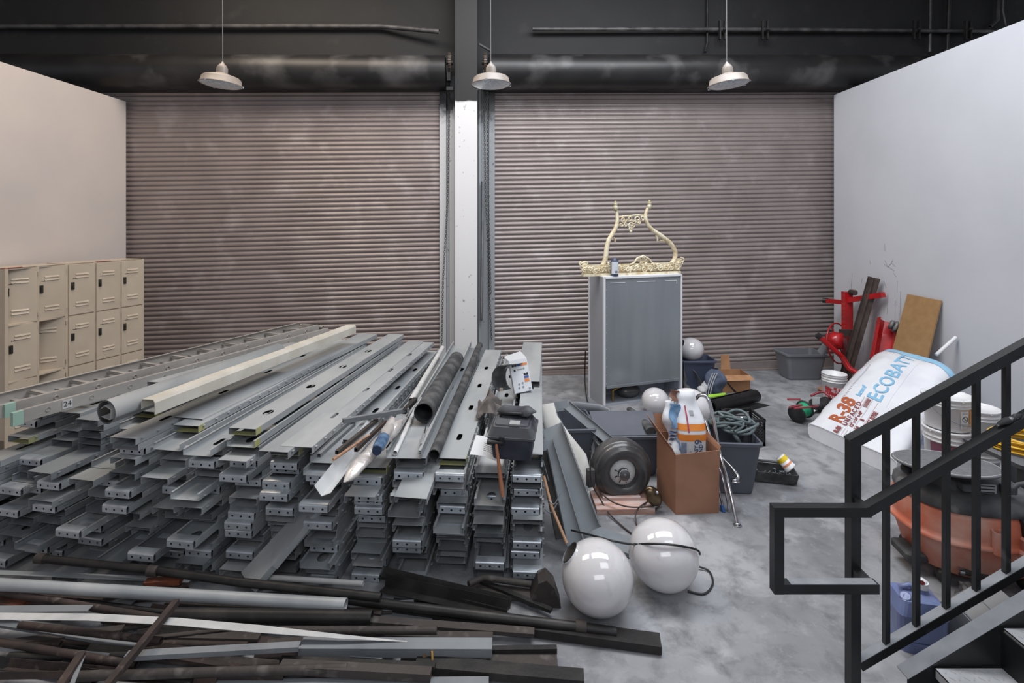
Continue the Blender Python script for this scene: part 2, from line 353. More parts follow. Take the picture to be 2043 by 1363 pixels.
# hoods over the shutters
hoodm = mat('dusty_black_hood', (34, 33, 34), .42, .25, (46, 45, 45), 2, .4, .7, .03, 30, col3=(104, 102, 102), s3=1.3, lo3=.56, hi3=.8)
def hood(x0, x1, label, cat='shutter hood'):
    A = bw(x0, 137, .27); B = bw(x1, 137, .27); rr = (137-102.5)/F*A.y*1.0
    A = Vector((A.x, A.y, 4.67+lift(A.x))); B = Vector((B.x, B.y, 4.67+lift(B.x)))
    t = Thing('shutter_hood', label, cat, A, world=True)
    mb = MB(); mb.tube([A, A.lerp(B, .5), B], rr, 40); t.part('barrel', mb, hoodm)
    mb = MB(); q = Vector((0, 0, rr-.012)); mb.bar(A+q-EN*.14, B+q-EN*.14, .26, .02); mb.bar(A-q-EN*.14, B-q-EN*.14, .22, .02); t.part('cover', mb, hoodm)
hood(-60, 889, 'long dusty black roll hood above the left shutter'); hood(976, 1990, 'long dusty black roll hood above the right shutter')
gear_m = mat('brown_gear_steel', (112, 100, 92), .5, .6, (80, 72, 66), 20)
for x, lab in ((897, 'toothed gear at the right end of the left shutter hood'), (968, 'toothed gear at the left end of the right shutter hood')):
    c_ = bw(x, 125, .33); t = Thing('drive_gear', lab, 'gear', c_, world=True)
    mb = MB(); mb.lathe([(.001, -.02), (.13, -.02), (.13, .02), (.001, .02)], 24, c_, EX)
    for k in range(24):
        a = 2*math.pi*k/24; u = EN*math.cos(a)+Vector((0, 0, 1))*math.sin(a); mb.bar(c_+u*.125-EX*.02, c_+u*.125+EX*.02, .018, .035, up=u)
    t.part('wheel', mb, gear_m)
    mb = MB(); mb.tube([c_-EX*.05, c_+EX*.05], .035, 12); t.part('axle', mb, dark); mb = MB(); q = bw(x-1, 152, .3); mb.box(q, (.05, .12, .16)); t.part('bracket', mb, dark); mb = MB(); q = bw(x+1, 178, .3); mb.box(q, (.10, .10, .05)); t.part('bracket', mb, dark)
def chain(pts, label, r=.0035, L=.046):
    mb = MB(); pts = [Vector(p) for p in pts]; seg = [(pts[i+1]-pts[i]).length for i in range(len(pts)-1)]; T = sum(seg); n = int(T/(L*.74))
    for k in range(n):
        s_ = T*k/n; i = 0
        while i < len(seg)-1 and s_ > seg[i]: s_ -= seg[i]; i += 1
        c_ = pts[i].lerp(pts[i+1], min(1, s_/seg[i])); d = (pts[i+1]-pts[i]).normalized(); a = Vector((1, 0, 0)) if k % 2 else Vector((.3, 1, 0)).normalized()
        ring = [c_+d*math.cos(2*math.pi*j/8)*L/2+a*math.sin(2*math.pi*j/8)*L*.3 for j in range(9)]
        mb.tube(ring, r, 4, cap=False)
    return solo('hoist_chain', mb, chainm, label, 'chain')
chainm = mat('chain_steel', (84, 82, 80), .45, .6)
chain([bw(897, 175, .16), bw(893, 400, .16), bw(884, 560, .14), bw(881, 690, .13)], 'hand chain hanging at the left of the white column')
chain([bw(969, 150, .19), bw(966, 230, .18), bw(969, 400, .15), bw(974, 500, .15), bw(976, 590, .14), bw(981, 680, .13)], 'hand chain hanging at the right of the white column')
chain([bw(972, 190, .2), bw(974, 400, .17), bw(979, 590, .16)], 'second strand of hand chain beside the shiny pole')
# conduits on the black wall
cond = mat('grey_conduit', (96, 94, 94), .5, .3, (60, 59, 60), 5)
def conduit(pts, r, label, clamps=(), name='wall_conduit', m=cond):
    P = [bw(x, y, o) for x, y, o in pts]; t = Thing(name, label, 'pipe', P[0], world=True)
    mb = MB(); mb.tube(P, r, 12, wall=.004); t.part('pipe', mb, m)
    for cx, cy in clamps:
        mb = MB()
        for d in (-5, 5): A = bw(cx+d, cy-19, .03); B = bw(cx+d, cy+19, .03); mb.bar(A, B, .022, .05, up=(0, -1, 0))
        q = bw(cx+6, cy-2, .11); mb.box(q, (.06, .03, .03)); t.part('clamp', mb, dark)
conduit([(-40, 53, -.04), (600, 52.5, -.04), (760, 52.5, -.03), (876, 63, .12)], .036, 'long grey conduit along the black wall left of the column')
conduit([(1062, 58, .0), (1500, 59, -.02), (1900, 62, -.02), (2010, 63, -.02)], .033, 'long grey conduit along the black wall right of the column', [(1441, 60), (1526, 60), (1828, 60), (1931, 60)])
conduit([(1411, -30, -.06), (1411, 85, -.06), (1407, 104, .0)], .017, 'thin black cable running down the wall above the right lamp', m=dark)
conduit([(1857, -30, -.06), (1855, 104, -.06)], .022, 'thin vertical conduit above the right wall, left of a twin', m=cond)
conduit([(1895, -30, -.06), (1890, 104, -.06)], .028, 'thicker black vertical conduit above the right wall', m=dark)
conduit([(1993, -30, -.06), (1990, 40, -.06), (1975, 54, -.05)], .03, 'bent conduit dropping to the pipe at the upper right corner')
conduit([(2003, -30, 0), (2001, 22, 0), (2007, 52, 0)], .014, 'thin pale wire hanging at the upper right corner')
mb = MB(); mb.tube([bw(955, 88, .3), bw(978, 101, .2)], .02, 10); solo('pipe_stub', mb, cond, 'short slanted grey pipe beside the black column top', 'pipe')
# pendant lamps
shade_m = mat('cream_enamel', (140, 130, 123), .45, 0, (126, 117, 110), 6); lens_m = mat('frosted_prismatic_lens', (214, 221, 227), .22, 0, (178, 186, 194), 45, .4, .6, .35, 70, coat=.5)
wire_m = mat('pale_cord', (120, 118, 116), .5)
def lamp(px, tilt, label):
    Y = 5.3; c_ = at(px, 170, Y); t = Thing('pendant_lamp', label, 'lamp', c_, 0, 'pendant lamps before the shutters', world=True)
    M = Matrix.Translation(c_) @ Matrix.Rotation(math.radians(tilt), 4, 'Y') @ Matrix.Translation(-c_)
    mb = MB(M); mb.lathe([(.205, 0), (.21, .006), (.195, .014), (.182, .07), (.165, .085), (.07, .115), (.05, .125)], 40, c_); mb.lathe([(.2, .004), (.185, .03)], 40, c_); t.part('shade', mb, shade_m)
    mb = MB(M); mb.lathe([(.056, .118), (.054, .175), (.042, .2), (.018, .225), (.006, .245)], 24, c_); t.part('neck', mb, shade_m)
    mb = MB(M); mb.lathe([(.2, .006), (.17, -.006), (.1, -.016), (.001, -.02)], 40, c_); t.part('lens', mb, lens_m)
    mb = MB(M)
    for a in (.3, 2.4, 4.5): mb.box(c_+Vector((.203*math.cos(a), .203*math.sin(a), .004)), (.02, .02, .016), a)
    t.part('rim_clip', mb, bright)
    mb = MB(); q = M @ (c_+Vector((0, 0, .24))); mb.tube([q, Vector((q.x-.01, q.y, 7.2))], .004, 6); t.part('cord', mb, wire_m)
lamp(441, 4, 'cream pendant lamp hanging before the left shutter'); lamp(980, -1, 'cream pendant lamp hanging beside the black column'); lamp(1454, -5, 'cream pendant lamp hanging before the right shutter')
# ---------------------------------------------------------------- lockers
loc_m = mat('beige_locker_enamel', (192, 178, 160), .45, 0, (184, 170, 152), 4, .4, .7); loc_in = mat('beige_locker_inside', (150, 138, 122), .6)
lockh = mat('locker_latch_metal', (92, 90, 84), .35, .7, (58, 60, 56), 30)
def door_mb(w, h):
    mb = MB(); mb.box((-w/2, -.008, h/2), (w, .016, h))
    for z0 in (.09, h-.16):
        for k in range(2):
            for i in range(1):
                z = z0+k*.035; mb.add([(-w*.75, -.016, z), (-w*.25, -.016, z), (-w*.25, -.027, z+.006), (-w*.75, -.027, z+.006), (-w*.75, -.016, z+.024), (-w*.25, -.016, z+.024)], [(0, 1, 2, 3), (3, 2, 5, 4), (0, 3, 4), (1, 5, 2)])
    return mb
def bank(label, s0, ncol, opens, stickers):
    d = Vector((.16 if s0 else .279, .96, 0)).normalized(); P = Vector((-4.91, 6.84, 0))-Vector((.279, .96, 0))*s0; rz = math.atan2(d.y, d.x)
    t = Thing('locker_bank', label, 'lockers', (P.x, P.y, 0), rz)       # local -x runs towards the camera, -y is out of the front
    w = .305; W_ = w*ncol; D = .33; H = 1.9; z0 = .09; h = .6
    mb = MB()
    for k in range(ncol+1): mb.box((-k*w+(-.009 if k == 0 else .009 if k == ncol else 0), D/2, H/2), (.018, D, H))
    mb.box((-W_/2, D-.005, H/2), (W_, .01, H)); mb.box((-W_/2, D/2, H-.006), (W_, D, .012)); mb.box((-W_/2, D/2, z0/2), (W_, D-.02, z0))
    for r in range(3): mb.box((-W_/2, D/2, z0+r*h+.006), (W_-.02, D-.02, .012))
    for k in range(ncol+1): mb.box((-k*w, .004, H/2), (.03, .012, H))
    for r in range(4): mb.box((-W_/2, .005, z0+r*h-.0), (W_, .01, .016))
    t.part('body', mb, loc_m)
    for k in range(ncol):
        for r in range(3):
            o = t.part('door', door_mb(w-.022, h-.014), loc_m); o.location = (-k*w-.011, -.002, z0+r*h+.007); o.rotation_euler = (0, 0, math.radians(opens.get((k, r), 0)))
            mb = MB(); mb.box((-w+.06, -.02, .34), (.032, .014, .085)); mb.box((-w+.056, -.034, .335), (.014, .02, .05)); q = link('latch', mb.mesh('latch', lockh), o)
            mb = MB(); mb.box((-w+.09, -.0165, .425), (.026, .002, .006)); mb.box((-w+.068, -.0165, .425), (.008, .002, .008)); link('number_plate', mb.mesh('number_plate', dark), o)
            for z in (.06, h-.09): mb = MB(); mb.tube([(.004, -.012, z), (.004, -.012, z+.04)], .006, 8); t.part('hinge', mb, loc_m).location = (-k*w-.008, 0, z0+r*h)
    for s1, wd in stickers:
        mb = MB(); mb.box((-s1, .01, H+.002), (wd, .03, .004)); t.part('red_tape', mb, red_m)
bank('beige locker bank of three closed columns beside the left shutter', 0, 3, {}, [(.5, .17)])
bank('beige locker bank with doors hanging open, nearest the left edge', .925, 2, {(0, 0): -35, (0, 1): -42, (0, 2): -8, (1, 1): -7, (1, 2): -22, (1, 0): -6}, [(.55, .18)])
# ---------------------------------------------------------------- steel studs
SW = .2; SH = .045; TH = .0016
def stud_mb(L, up=True, slots='slot', tabs=False, w=SW, h=SH, ph=.2):
    # runs along +y from y=0; up: web on top, flanges down.  z 0..h
    mb = MB(); zw = h if up else 0; sg = -1 if up else 1; hs = []
    n = int(L/.61)
    if slots == 'slot': hs = [(ph+i*.61, .055, .019) for i in range(n)]
    elif slots == 'oval': hs = [(ph+i*.61, .05, .034, w/2, 1) for i in range(n)]
    for dz in (0, sg*TH): mb.plate((-w/2, 0, zw+dz), (0, 1, 0), (1, 0, 0), L, w, hs)
    mb.add([(-w/2, 0, zw), (w/2, 0, zw), (w/2, 0, zw+sg*TH), (-w/2, 0, zw+sg*TH)], [(0, 1, 2, 3)])
    for s_ in (-1, 1):
        pr = [(s_*w/2, zw), (s_*(w/2), zw+sg*(h-.001)), (s_*(w/2-.014), zw+sg*(h-.001))]
        q = MB(); q.prof((0, 0, 0), (0, L, 0), [(x, z) for x, z in pr], th=TH); mb.add(q.v, q.f)
        if tabs:
            k = .05
            while k < L: mb.box((s_*(w/2+.006), k, zw+sg*.012), (.014, .02, .004)); k += .13
    return mb
def clip_mb(w=SW-.012, hh=.052, n=3):
    mb = MB()
    for dy in (0, .002):
        mb.plate((-w/2, dy, 0), (1, 0, 0), (0, 0, 1), w, hh-.012, [(w*(.17+.33*i), .0075, .0075, hh*.42, 1) for i in range(n)])
    pr = [(0, hh-.012), (.003, hh-.005), (.009, hh), (.06, hh)]
    mb.surf(lambda u, v: (-w/2+w*u, pr[int(round(v*3))][0], pr[int(round(v*3))][1]), 1, 3, th=.002)
    mb.box((0, .03, .0012), (w, .06, .002))
    for i in range(n-1):
        for q in (-1, 1): mb.box((w*(-.165+.33*i)+q*.012, -.001, hh*.42), (.006, .003, .003))
    return mb
meshes = {}
LEN = 3.0
for up in (True, False):
    for j, (sl, tb, ph) in enumerate((('slot', False, .22), ('slot', True, .35), (None, True, .2), (None, False, .2), ('oval', False, .12))):
        meshes[(up, j)] = [stud_mb(LEN, up, sl, tb, ph=ph).mesh('steel_stud', m) for m in (galv, galv2, galvd)]
clipme = clip_mb().mesh('end_clip', bright)
def yel():
    mb = MB(); mb.box((0, .03, -.0002), (SW+.003, .06, .0012)); mb.box((SW/2+.002, .03, SH/2), (.0012, .06, SH)); return mb
yme = yel().mesh('yellow_paint_end', yellow_m)
ordn = ['topmost', 'second from the top', 'third from the top', 'fourth from the top', 'fifth from the top', 'sixth from the top', 'seventh from the top', 'eighth from the top', 'ninth from the top', 'tenth from the top', 'eleventh from the top', 'twelfth from the top', 'thirteenth from the top', 'fourteenth from the top', 'fifteenth from the top', 'sixteenth from the top', 'seventeenth from the top', 'eighteenth from the top', 'nineteenth from the top', 'twentieth from the top', 'lowest but one', 'lowest']
cols = ['rightmost', 'second from the right', 'third from the right', 'fourth from the right', 'fifth from the right', 'sixth from the right', 'seventh from the right', 'eighth from the right', 'seventh from the left', 'sixth from the left', 'fifth from the left', 'fourth from the left', 'third from the left', 'second from the left', 'leftmost']
# per stack: front X, front Y, far X, number of layers
ST = [(.115, 3.46, .30, 16), (-.135, 3.47, .05, 15), (-.40, 3.45, -.20, 16), (-.665, 3.40, -.47, 17), (-.945, 3.40, -.72, 15), (-1.24, 3.36, -.97, 17), (-1.52, 3.40, -1.21, 18), (-1.80, 3.42, -1.44, 19), (-2.08, 3.44, -1.68, 18), (-2.36, 3.46, -1.91, 19), (-2.64, 3.44, -2.14, 19), (-2.92, 3.46, -2.38, 19), (-3.20, 3.48, -2.62, 19), (-3.48, 3.52, -2.86, 19), (-3.76, 3.55, -3.1, 19)]
topz = []
GRP = 'steel studs in the fifteen stacks'
for c_, (xf, yf, xr, n) in enumerate(ST):
    ang = math.atan2(-(xr-xf), 3.0); z = .004
    for i in range(n):
        up = R.random() < .55; topl = i >= n-1
        if topl: up = c_ not in (1, 5, 6, 7, 8)
        if i == n-2: up = False
        j = R.choice([0, 1, 1, 2, 2, 3, 3, 4]) if not topl else R.choice([0, 1])
        if c_ == 7 and topl: j = 4
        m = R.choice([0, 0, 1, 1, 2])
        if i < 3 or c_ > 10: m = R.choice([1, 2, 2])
        dy = R.uniform(-.04, .1)
        if R.random() < .2: dy = R.uniform(-.16, -.05)
        if c_ > 8: dy += R.uniform(-.05, .22)+(.35 if i > n-6 and c_ > 10 else 0)
        dx = R.uniform(-.012, .012)
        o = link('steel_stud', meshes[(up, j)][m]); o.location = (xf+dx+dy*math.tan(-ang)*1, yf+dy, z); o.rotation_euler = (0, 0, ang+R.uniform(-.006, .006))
        r_ = n-1-i; has = False; q = R.random()
        if q < .36 and not topl:
            k = o2 = link('end_clip', clipme, o); k.location = (0, -.012, -.002); k['label'] = 'bright perforated end clip'
        elif q < .37:
            k = link('yellow_paint_end', yme, o); k['label'] = 'yellow painted stud end'
        mark(o, 'galvanized steel stud, '+ordn[r_]+' in the '+('leftmost' if c_ == 14 else 'rightmost' if c_ == 0 else cols[c_].split(' ', 1)[0]+' from '+cols[c_].split('from ')[1])+' stack', 'steel stud', GRP)
        z += SH+.003
    topz.append(z)
def stackz(x, y):     # height of the pile top near a point
    best = min(range(len(ST)), key=lambda k: abs(ST[k][0]+(ST[k][2]-ST[k][0])*(y-ST[k][1])/3-x)); return topz[best]
def loose(p0, p1, label, up=True, slots=None, tabs=False, m=galv, w=SW, h=SH, roll=0, ph=.2, yl=False, clip=False):
    p0 = Vector(p0); p1 = Vector(p1); L = (p1-p0).length; mb = stud_mb(L, up, slots, tabs, w, h, ph)
    o = link('steel_stud', mb.mesh('steel_stud', m)); o.location = p0; o.rotation_mode = 'QUATERNION'
    o.rotation_quaternion = (p1-p0).to_track_quat('Y', 'Z') @ Matrix.Rotation(roll, 3, 'Y').to_quaternion()
    if yl: link('yellow_paint_end', yme, o)
    if clip: link('end_clip', clipme, o).location = (0, -.012, 0)
    return mark(o, label, 'steel stud', None)
def pz(px, py, z): return fl(px, py, z)
loose(pz(375, 846, topz[8]+.01), pz(735, 673, topz[8]+.01), 'wide smooth spangled steel stud on top, left of the slotted ones', m=galv, w=.25)
loose(pz(483, 868, topz[7]+.01), pz(790, 674, topz[7]+.01), 'steel stud with large oval holes on top of the pile', slots='oval', tabs=False, m=galv2, ph=.3, yl=True)
loose(pz(590, 905, topz[5]+.05), pz(848, 690, topz[5]+.04), 'wide steel stud with slots ending above a sheet edge', slots='slot', tabs=True, m=galv, w=.22, ph=.55)
loose(pz(545, 915, topz[6]+.0), pz(830, 688, topz[6]+.0), 'steel stud tucked under the slotted one, tabs along its edge', slots=None, tabs=True, m=galv2)
loose(pz(320, 775, topz[9]+.14), pz(600, 692, topz[9]+.05), 'short flat steel stud with a yellow corner behind the sheet roll', slots='slot', m=galv2, w=.26, yl=True)
loose(pz(500, 1166, .10), pz(640, 1010, .42), 'dusty stud sliding forward out of the pile to the floor', m=galv2, slots=None, w=.2)
loose(pz(545, 1120, .19), pz(650, 990, .5), 'smudged dusty stud sliding down above another one', m=galv2, slots=None, w=.2)
loose(pz(820, 1005, .60), pz(860, 905, .72), 'short drooping stud end in the fourth stack from the right', m=galv2, w=.21)
loose(pz(805, 915, topz[3]+.0), pz(922, 690, topz[3]+.0), 'open steel channel on top holding a white pipe', up=False, m=galv2, w=.23, h=.055)
loose(pz(980, 1142, .005), pz(985, 1075, .09), 'short stud piece with a round hole leaning before the stacks', m=galvd, slots='oval', w=.24, ph=.3)
0 and loose(pz(940, 900, topz[1]+.045), pz(1003, 700, topz[1]+.045), 'flat steel stud under the paper sheet, dusty', m=galv2, slots=None, w=.2)
loose(pz(1052, 770, topz[0]+.01), pz(1063, 690, topz[0]+.01), 'short stud piece under the printed carton', m=galv2, slots=None, w=.24)
# ---------------------------------------------------------------- ladder and other pieces on the pile
alum = mat('dusty_aluminium', (182, 177, 172), .42, .3, (160, 155, 150), 4, .4, .7, .03, 50, stretch=(1, .3, 1)); greencap = mat('green_plastic_cap', (150, 178, 165), .6); dustw = mat('white_dust', (196, 195, 194), .8, 0, (176, 176, 176), 8)
def text(body, size, font_shear=0, spacing=1.0, bold=0, extrude=0.0, align='CENTER'):
    cu = bpy.data.curves.new('lettering', 'FONT'); cu.body = body; cu.size = size; cu.align_x = align; cu.align_y = 'CENTER'; cu.space_character = spacing; cu.offset = bold; cu.extrude = extrude; cu.resolution_u = 4
    o = bpy.data.objects.new('lettering', cu); C.objects.link(o); dg = bpy.context.evaluated_depsgraph_get(); dg.update()
    me = bpy.data.meshes.new_from_object(o.evaluated_get(dg)); bpy.data.objects.remove(o); vs = [v.co.copy() for v in me.vertices]; fs = [tuple(p.vertices) for p in me.polygons]
    bpy.data.meshes.remove(me); return vs, fs
def letters(body, size, fn, **k):                       # fn maps flat (x, y) to a point of the surface
    vs, fs = text(body, size, **k); bm = bmesh.new(); bv = [bm.verts.new(v) for v in vs]
    for f in fs:
        try: bm.faces.new([bv[i] for i in f])
        except ValueError: pass
    bmesh.ops.triangulate(bm, faces=bm.faces)
    for _ in range(3):
        e = [e for e in bm.edges if e.calc_length() > size*.12]
        if e and size > .04: bmesh.ops.subdivide_edges(bm, edges=e, cuts=1); bmesh.ops.triangulate(bm, faces=bm.faces)
    bm.verts.index_update(); mb = MB(); mb.add([fn(v.co.x, v.co.y) for v in bm.verts], [[v.index for v in f.verts] for f in bm.faces]); bm.free(); return mb
def crail(mb, p0, p1, h=.085, w=.03, side=1):
    mb.prof(p0, p1, [(side*w, h), (0, h), (0, 0), (side*w, 0)], th=.003)
n0 = fl(34, 846, .955); n1 = fl(655, 668, .955); d = (n1-n0).normalized(); lft = Vector((-d.y, d.x, 0)).normalized()
t = Thing('extension_ladder', 'aluminium extension ladder lying on the left of the pile', 'ladder', n0, world=True)
for k, (off, dz, side) in enumerate(((0, 0, 1), (.10, .045, 1), (.46, .045, -1), (.53, .0, -1))):
    mb = MB(); o = lft*off+Vector((0, 0, dz))-d*(.16*k % .3); crail(mb, n0+o, n1+o+d*(.1 if k == 1 else 0), side=-side); t.part('rail', mb, alum)
for k in range(11):
    for off0, off1, dz in ((-.006, .53, .042), (.09, .46, .087)):
        p = n0+d*(.18+k*.285+(.1 if dz > .05 else 0)); mb = MB(); mb.tube([p+lft*off0+Vector((0, 0, dz)), p+lft*off1+Vector((0, 0, dz))], .0165, 14, wall=.003)
        mb.bar(p+lft*(off0+.04)+Vector((0, 0, dz+.016)), p+lft*(off1-.03)+Vector((0, 0, dz+.016)), .03, .004); t.part('rung', mb, alum)
for off in (0, .10): mb = MB(); mb.box(n0+lft*off+Vector((0, 0, .04+(.045 if off else 0)))-d*.0, (.035, .06, .095), math.atan2(d.y, d.x)-math.pi/2); t.part('end_cap', mb, greencap)
mb = MB(); q = n0+d*.30-lft*.004+Vector((0, 0, .045)); mb.box(q, (.065, .002, .065), math.atan2(d.y, d.x)); lab = t.part('size_label', mb, dustw)
mb = letters('24', .055, lambda x, y: q-lft*.003+d*(y)+Vector((0, 0, -x)) if 0 else q-lft*.003+d*x+Vector((0, 0, y))); t.part('label_number', mb, dark, parent=lab)
def pipe(name, p0, p1, r, m, label, wall=.004, cat='pipe', n=20, group=None, kind=None):
    mb = MB(); mb.tube([p0, p1], r, n, wall=wall); return solo(name, mb, m, label, cat, group)
# rolled sheet
s0 = fl(212, 823, 1.12); s1 = fl(556, 702, 1.12); d = (s1-s0).normalized(); t = Thing('sheet_metal_roll', 'rolled galvanized sheet lying on the pile, open end to the viewer', 'metal roll', s0, world=True)
a = d.cross(Vector((0, 0, 1))).normalized(); mb = MB(); N = 64; pr = []
for k in range(N+1):
    an = k/N*2*math.pi*2.3-.5; r = .082-.013*k/N; pr.append((r*math.cos(an), r*math.sin(an)))
mb.prof(s0, s1, pr, th=.0012); mb.s = [True]*len(mb.s); t.part('sheet', mb, galv)
mb = MB(); mb.prof(s0-d*.004, s1, [(-.04, -.03), (.035, -.045), (.045, .02), (-.01, .045), (-.045, .02)], th=.002); t.part('liner', mb, dustw)
# beige corner trim
p0 = fl(296, 812, 1.11); p1 = fl(702, 656, 1.11); mb = MB(); mb.prof(p0, p1, [(-.06, .03), (-.052, .048), (.04, .05), (.052, .03), (.052, -.05)], th=.004); mb.prof(p0, p1, [(-.06, .03), (-.06, -.02)], th=.004)
solo('corner_trim', mb, mat('cream_trim', (205, 200, 190), .5, 0, (190, 184, 172), 4), 'long cream corner trim lying over the pile beside the sheet roll', 'trim')
# pipes on the right half of the pile
z3 = topz[3]
pipe('black_pipe', fl(845, 824, z3+.10), fl(911, 716, z3+.10), .075, dustblack, 'wide black pipe lying on the pile, open end forward', .006, n=36)
pipe('dark_pipe', fl(866, 908, topz[2]+.045), fl(957, 689, topz[2]+.045), .039, dustblack, 'narrow dark pipe beside the slotted stud, open end forward', .005, n=24)
pipe('white_pipe', fl(788, 904, z3+.022), fl(838, 795, z3+.022), .017, white, 'thin white pipe inside the open channel on top', .003)
pipe('white_pipe', fl(820, 800, z3+.03), fl(883, 694, z3+.03), .026, dustw, 'dusty pale pipe behind the wide black pipe', .003)
pipe('white_pipe', fl(838, 900, z3+.02), fl(868, 835, z3+.02), .012, white, 'short white tube in the channel right of the connector', .003)
t = Thing('rod_connector', 'small steel rod with a coupling in the open channel', 'connector', fl(841, 886, z3+.03), world=True)
mb = MB(); mb.tube([fl(841, 888, z3+.03), fl(846, 868, z3+.03)], .013, 12, wall=.004); t.part('coupling', mb, bright); mb = MB(); mb.tube([fl(846, 868, z3+.03), fl(850, 850, z3+.03)], .004, 8); t.part('rod', mb, dark)
def sq(name, p0, p1, w, m, label, cat='square tube', group=None):
    mb = MB(); mb.prof(p0, p1, [(-w/2, -w/2), (w/2, -w/2), (w/2, w/2), (-w/2, w/2), (-w/2, -w/2)], th=.003); return solo(name, mb, m, label, cat, group)
sq('square_tube', fl(684, 840, 1.0), fl(815, 818, .99), .028, galvd, 'grey square tube lying across the studs left of the black pipe')
sq('square_tube', fl(806, 822, .99), fl(829, 797, .99), .03, dark, 'short dark square tube at the mouth of the black pipe')
sq('square_tube', fl(636, 909, .96), fl(706, 846, .96), .022, galvd, 'thin square tube, leftmost of the small ones on the pile')
sq('square_tube', fl(672, 903, .95), fl(752, 838, .95), .022, rust2, 'thin rusty square tube beside the brown stick')
sq('square_tube', fl(710, 898, .95), fl(768, 842, .95), .022, rust, 'thin dark square tube nearest the blue bottle')
sq('square_tube', fl(690, 884, .93), fl(742, 836, .93), .04, galvd, 'stout grey square tube among the small ones')
mb = MB(); mb.tube([fl(665, 917, .95), fl(737, 868, .96)], .009, 8); solo('wooden_stick', mb, wood, 'thin brown wooden stick lying on the small tubes', 'stick')
whang = mat('white_vinyl', (204, 206, 208), .4, 0, (190, 192, 194), 5)
p0 = fl(643, 988, .80); p1 = fl(752, 846, .93); mb = MB(); mb.prof(p0, p1, [(-.045, .055), (-.006, -.008), (.052, .018)], th=.003); solo('white_angle', mb, whang, 'white vinyl angle sticking out forward over the studs', 'angle trim')
clearp = mat('cloudy_plastic_film', (196, 190, 187), .25, 0, (172, 166, 163), 9, .4, .6, .6, 25, coat=.4)
def crumple(p0, p1, r, seed=0, n=22, m=14, amp=.25, sc=9, flat=.7, ends=.35):
    p0 = Vector(p0); p1 = Vector(p1); d = (p1-p0).normalized(); a = d.cross(Vector((0, 0, 1))).normalized(); u = a.cross(d)
    def f(s_, v):
        an = s_*2*math.pi; e = min(1, ends+(1-ends)*min(v, 1-v)*6); c_ = p0.lerp(p1, v); w = Vector((math.cos(an), math.sin(an), 0))
        q = c_+(a*math.cos(an)+u*math.sin(an)*flat)*r*e; k = noise.noise(q*sc+Vector((seed, 0, 0))); return q+(a*math.cos(an)+u*math.sin(an))*k*r*amp
    mb = MB(); mb.surf(f, n, m, cu=True); vs0 = [f(i/n, 0) for i in range(n)]; vs1 = [f(i/n, 1) for i in range(n)]; mb.add(vs0, [tuple(range(n))[::-1]]); mb.add(vs1, [tuple(range(n))]); return mb
solo('plastic_sleeve', crumple(fl(687, 962, .84), fl(800, 838, .96), .05, 3, 24, 20, .35, 14), clearp, 'crumpled clear plastic sleeve lying over the white angle', 'plastic wrap')
t = Thing('water_bottle', 'crushed water bottle with a blue wrap', 'bottle', fl(755, 893, .93), world=True)
t.part('blue_wrap', crumple(fl(753, 897, .95), fl(768, 868, .96), .037, 8, 24, 8, .2, 20, .9, .8), mat('blue_film', (92, 122, 152), .4, 0, (60, 84, 118), 14, .4, .6))
t.part('body', crumple(fl(766, 872, .96), fl(784, 838, .97), .036, 4, 24, 8, .2, 20, .9, .7), clearp); mb = MB(); mb.disc(fl(752, 899, .95), .03, fl(752, 899, .95)-fl(768, 868, .95), 20, .008); t.part('base', mb, mat('dark_blue', (34, 52, 80), .4))
# paper sheets, carton, tool box, hammer on the two right stacks
paper = mat('printed_paper', (206, 208, 212), .8); ink = mat('grey_ink', (120, 122, 126), .8)
zz = topz[1]+.10
A, B, C_, D = fl(937, 907, zz), fl(990, 921, zz-.03), fl(986, 882, zz+.01), fl(950, 868, zz+.02)
t = Thing('paper_sheet', 'sheet of printed paper drooping over stud ends left of the tool box', 'paper', A, world=True)
def shp(u, v): return (A.lerp(B, u)).lerp(D.lerp(C_, u), v)+Vector((0, 0, .012*math.sin(u*3)))
mb = MB(); mb.surf(shp, 10, 8, th=.001); t.part('sheet', mb, paper)
mb = MB()
for k in range(5):
    for u0, u1 in ((.5, .62), (.66, .72), (.75, .92)): a_, b_ = shp(u0, .3+k*.09), shp(u1, .3+k*.09); mb.bar(a_+Vector((0, 0, .002)), b_+Vector((0, 0, .002)), .004, .0006)
t.part('print_lines', mb, ink)
zt = topz[0]+.012
navy = mat('dusty_navy_plastic', (44, 47, 60), .55, 0, (62, 65, 76), 6, .45, .7, .03, 60); navyt = mat('dusty_dark_lid', (78, 80, 84), .75, 0, (46, 48, 58), 4, .45, .6, .03, 60, col3=(110, 110, 112), s3=7, lo3=.6, hi3=.8)
c_ = fl(1022, 906, .70); M = Matrix.Translation(Vector((.03, 3.50, .815))) @ Matrix.Rotation(math.radians(-9), 4, 'Z') @ Matrix.Rotation(math.radians(9), 4, 'X')
t = Thing('tool_box', 'dusty black plastic tool box tipped over the end of the rightmost stack', 'tool box', M.translation, world=True)
def taper(mb, z0, z1, x0, y0, x1, y1, r=.012):
    def ring(x, y, z):
        o = []
        for cx, cy, a0 in ((x/2-r, y/2-r, 0), (-x/2+r, y/2-r, 90), (-x/2+r, -y/2+r, 180), (x/2-r, -y/2+r, 270)):
            for k in range(4): an = math.radians(a0+30*k); o.append((cx+r*math.cos(an), cy+r*math.sin(an), z))
        return o
    vs = ring(x0, y0, z0)+ring(x1, y1, z1); n = 16; mb.add(vs, [(i, (i+1) % n, n+(i+1) % n, n+i) for i in range(n)]+[tuple(range(n))[::-1], tuple(range(n, 2*n))]); return mb
mb = MB(M); taper(mb, 0, .155, .255, .21, .285, .235); t.part('body', mb, navy)
